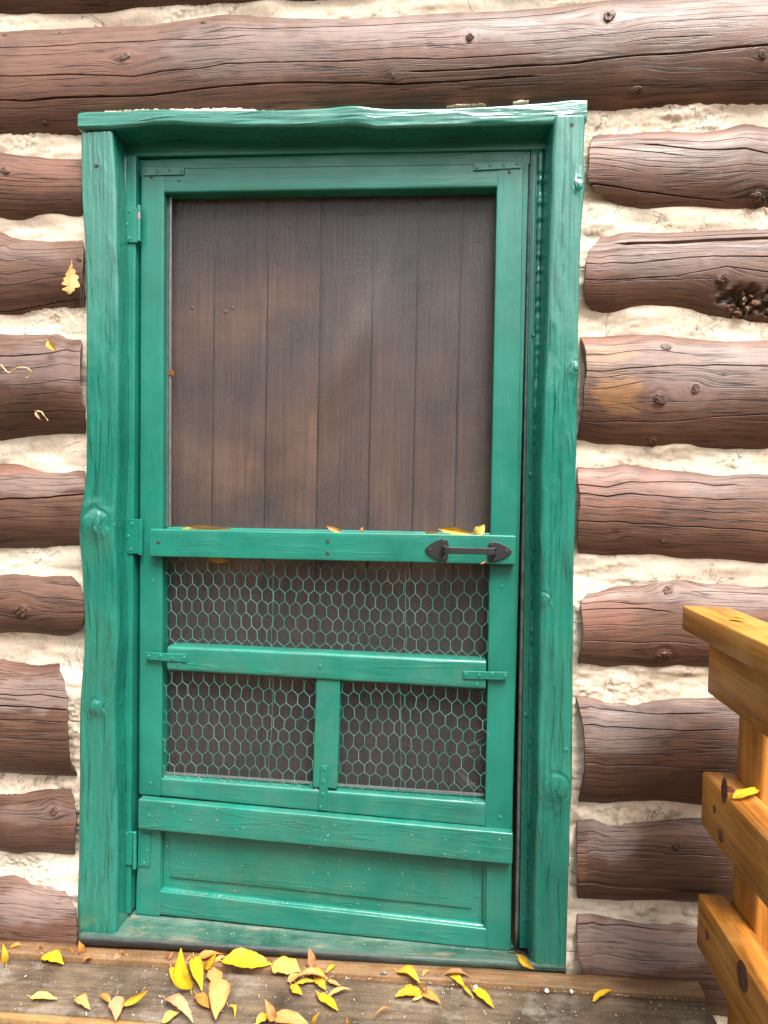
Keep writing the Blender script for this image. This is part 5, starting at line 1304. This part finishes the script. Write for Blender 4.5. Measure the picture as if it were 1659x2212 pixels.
# on the railing
def on_top(px, py, zt):
    d = ray(px, py); t = (zt-CAM[2])/d[2]; return CAM+d*t
def top_leaf(A, B, wpx, col, label, zt, **kw):
    a, b = on_top(*A, zt), on_top(*B, zt)
    global DECK_0, DECK_S
    s0, s1 = DECK_0, DECK_S; DECK_0, DECK_S = zt, 0.0
    o = leaf('deck', A, B, wpx, col, label, **kw); DECK_0, DECK_S = s0, s1
    return o
top_leaf((1583,1725),(1648,1708), 20, 'yellow', 'bright yellow leaf lying on the middle railing beam by the post', float(r2t[2])+0.001, arch=0.05, fold=0.25, lift=0.10)
top_leaf((1577,1333),(1614,1340), 5, 'yellow', 'thin yellow leaf on top of the railing cap', float(c_tl[2])+0.001, arch=0.03, fold=0.3)
# lobed oak leaf hanging on a web before the second log on the left
def oak(px, py, w_, h_, yp, label):
    out = [(0.62,0.0),(0.66,0.05),(0.60,0.10),(0.74,0.17),(0.78,0.24),(0.72,0.30),(0.86,0.36),(0.92,0.43),(0.84,0.50),(0.90,0.56),(1.0,0.66),(1.0,0.75),(0.86,0.78),(0.78,0.80),(0.80,0.88),(0.68,0.93),(0.62,1.0),
           (0.46,1.0),(0.40,0.93),(0.30,0.90),(0.12,0.86),(0.10,0.81),(0.34,0.77),(0.42,0.72),(0.20,0.70),(0.02,0.66),(0.0,0.60),(0.16,0.54),(0.08,0.48),(0.10,0.43),(0.24,0.40),(0.20,0.30),(0.28,0.24),(0.40,0.16),(0.48,0.07),(0.58,0.03)]
    bm = bmesh.new(); ctr = []
    rings = [[], []]
    for u, v in out:
        p = P(px+(u-0.5)*w_, py+(v-0.5)*h_, yp); p = p+np.array([0, 0.006*((u-0.5)**2*2)+0.003*math.sin(v*5), 0]); rings[0].append(bm.verts.new(p))
        p2 = P(px+(0.55+(u-0.55)*0.12-0.5)*w_, py+(v*0.9+0.05-0.5)*h_, yp); rings[1].append(bm.verts.new(p2+np.array([0,-0.0012+0.003*math.sin(v*5),0])))
    uvl = bm.loops.layers.uv.new('UVMap'); n = len(out); uvm = {}
    for i, (u, v) in enumerate(out): uvm[rings[0][i]] = (v, u*0.92+0.0); uvm[rings[1][i]] = (v, 0.5+(u-0.5)*0.1)
    for i in range(n):
        f = bm.faces.new((rings[0][i], rings[0][(i+1)%n], rings[1][(i+1)%n], rings[1][i]))
        for l in f.loops: l[uvl].uv = uvm[l.vert]
    f = bm.faces.new(rings[1])
    for l in f.loops: l[uvl].uv = uvm[l.vert]
    s0 = P(px+0.10*w_, py-0.5*h_, yp); s1 = P(px+0.12*w_, py-0.64*h_, yp)
    q = [bm.verts.new(s0+np.array([dx,0,0])) for dx in (-0.0008,0.0008)]+[bm.verts.new(s1+np.array([dx,0,0])) for dx in (0.0006,-0.0006)]
    f = bm.faces.new(q)
    for l in f.loops: l[uvl].uv = (0,0.5)
    base = Vector(P(px, py, yp))
    for v in bm.verts: v.co -= base
    o = bm_obj('oak_leaf', bm, L_['tan'], None, True); o.location = base; o['label'] = label; o['category'] = 'leaf'; o['group'] = 'fallen autumn leaves'
oak(150.5, 603, 40, 66, -0.068, 'pale golden lobed oak leaf caught against the second log left of the door')
leaf('at', (104,736),(122,759), 16, 'gold', 'curled golden leaf stuck on the third log left of the door', yp=-0.060, fold=0.7, arch=0.05)
def stem_curl(pts, y, r, label):
    q = np.array([P(a, b, y) for a, b in pts]); t = np.linspace(0,1,len(q)); tt = np.linspace(0,1,48)
    q = np.stack([np.interp(tt,t,q[:,k]) for k in range(3)],-1)
    for _ in range(6): q[1:-1] = (q[:-2]+q[1:-1]*2+q[2:])/4
    q[:,1] += 0.003*np.sin(tt*9)
    base = Vector(q[0]); o = tube('dry_stem', q, r*(1-0.4*tt), M['straw'], None, 6)
    o.data.transform(Matrix.Translation(-base)); o.location = base; o['label'] = label; o['category'] = 'dry stem'
stem_curl([(2,788),(12,803),(20,806),(32,797),(44,794),(60,795),(67,800),(66,808),(60,814),(54,816)], -0.082, 0.0016, 'thin twisted straw coloured stem at the left edge of the third log')
stem_curl([(80,888),(86,889),(92,891),(97,898),(99,905),(102,908)], -0.060, 0.0016, 'small hooked pale stem hanging in cobweb under the third log')
leaf('at', (78,888),(88,907), 7, 'pink', 'slim pinkish leaf hanging beside the hooked pale stem', yp=-0.060, fold=0.5)
# cobweb strands
def web(lines, y, label):
    V = []; F = []
    for (p0, p1, sag) in lines:
        a, b = P(*p0, y), P(*p1, y+0.006); n = 8; base = len(V)
        for k in range(n):
            t = k/(n-1); p = a+(b-a)*t-np.array([0,0,sag*4*t*(1-t)])
            for an in range(3): V.append(p+0.00007*np.array([math.cos(an*2.1),math.sin(an*2.1)*0.7,math.sin(an*2.1)]))
        for k in range(n-1):
            for j in range(3): F.append((base+k*3+j, base+k*3+(j+1)%3, base+(k+1)*3+(j+1)%3, base+(k+1)*3+j))
    o = mesh_np('cobweb', np.array(V), np.array(F), M['web'], None); o['label'] = label; o['category'] = 'cobweb'
wr = random.Random(4)
ln = [((146+wr.uniform(-4,6), 636), (wr.uniform(150,165), wr.uniform(660,672)), 0.0) for _ in range(4)]+[((wr.uniform(172,182), wr.uniform(600,640)), (wr.uniform(172,184), wr.uniform(660,690)), 0.0) for _ in range(4)]
web(ln, -0.062, 'few vertical cobweb threads below the oak leaf')
ln = [((wr.uniform(1010,1045), wr.uniform(1690,1712)), (wr.uniform(975,1000), wr.uniform(1660,1690)), 0.002) for _ in range(8)]+[((wr.uniform(1028,1050), wr.uniform(1585,1640)), (wr.uniform(1000,1050), wr.uniform(1600,1660)), 0.002) for _ in range(8)]
web(ln, 0.0, 'dusty cobweb in the lower right wire panel of the door')
# pebbles
for (px, py, r, lab, mt) in ((1027,2132,0.0045,'white pebble on the plank edge beside the long yellow leaf','pebble'), (1181,2140,0.0038,'white pebble on the sawn strip below the right post','pebble'), (1235,2142,0.003,'smaller white pebble right of the one below the right post','pebble'), (829,2105,0.0075,'flat bluish grey glass chip on the sawn strip','alu')):
    c = DK(px, py, 0.004); o = blob('pebble', c, r, M[mt], None, (1,1,0.75 if mt == 'pebble' else 0.25), px, 2)
    o.data.transform(Matrix.Translation(-Vector(c))); o.location = Vector(c); o['label'] = lab; o['category'] = 'pebble' if mt == 'pebble' else 'glass chip'
# grit and seed husks
def grit(name, pts, rmin, rmax, label, cat):
    V = []; F = []; g = np.random.default_rng(len(pts))
    for (p, nrm) in pts:
        r = rmin+(rmax-rmin)*g.random()**3; base = len(V)
        d = g.normal(size=3); d /= np.linalg.norm(d); e = np.cross(d, [0.3,0.5,0.8]); e /= np.linalg.norm(e); f = np.cross(d, e); st = 1+1.6*g.random()
        for q in (d*st, e, -d*st, -e, f*0.8, -f*0.8): V.append(p+q*r)
        for t in ((0,1,4),(1,2,4),(2,3,4),(3,0,4),(1,0,5),(2,1,5),(3,2,5),(0,3,5)): F.append(tuple(base+k for k in t))
    o = mesh_np(name, np.array(V), np.array(F), M['bits'], None, None, False); o['kind'] = 'stuff'; o['label'] = label; o['category'] = cat
g = np.random.default_rng(21); pts = []
for _ in range(1500):
    x = g.uniform(-0.75, XE-0.01); y = g.uniform(-0.36,-0.07); pts.append((np.array([x, y, deck_z(x)-0.003+(0.008 if y > ya else 0)]), 0))
for _ in range(260):
    x = g.uniform(0.0, XE-0.02); pts.append((np.array([x, ya-0.001-0.004*g.random(), deck_z(x)-0.002]), 0))
grit('floor_grit', pts, 0.0003, 0.0014, 'pale grit and husks scattered over the porch planks', 'grit')
pts = []
for _ in range(420):
    px = g.uniform(300,1100); py = 1730+(px-300)*0.09+g.uniform(0,1)*255
    yy_ = -0.0175 if py < 1795+(px-300)*0.095 else 0.0095
    pts.append((P(px,py,yy_),0))
for _ in range(260):
    t = g.random(); px = 346+t*702; py = 1920+t*80+g.uniform(-2,4); pts.append((P(px,py,0.004),0))
for _ in range(240):
    px = g.uniform(200,1200); t = (px-168)/1055; py = 1988+t*76+g.uniform(0,22); pts.append((P(px,py,-0.030),0))
for _ in range(130):
    t = g.random(); pts.append((P(352+t*694, 1680+t*54+g.uniform(-3,2), -0.001),0))
grit('door_grit', pts, 0.00025, 0.0010, 'pale dust specks clinging to the lower door and threshold', 'grit')
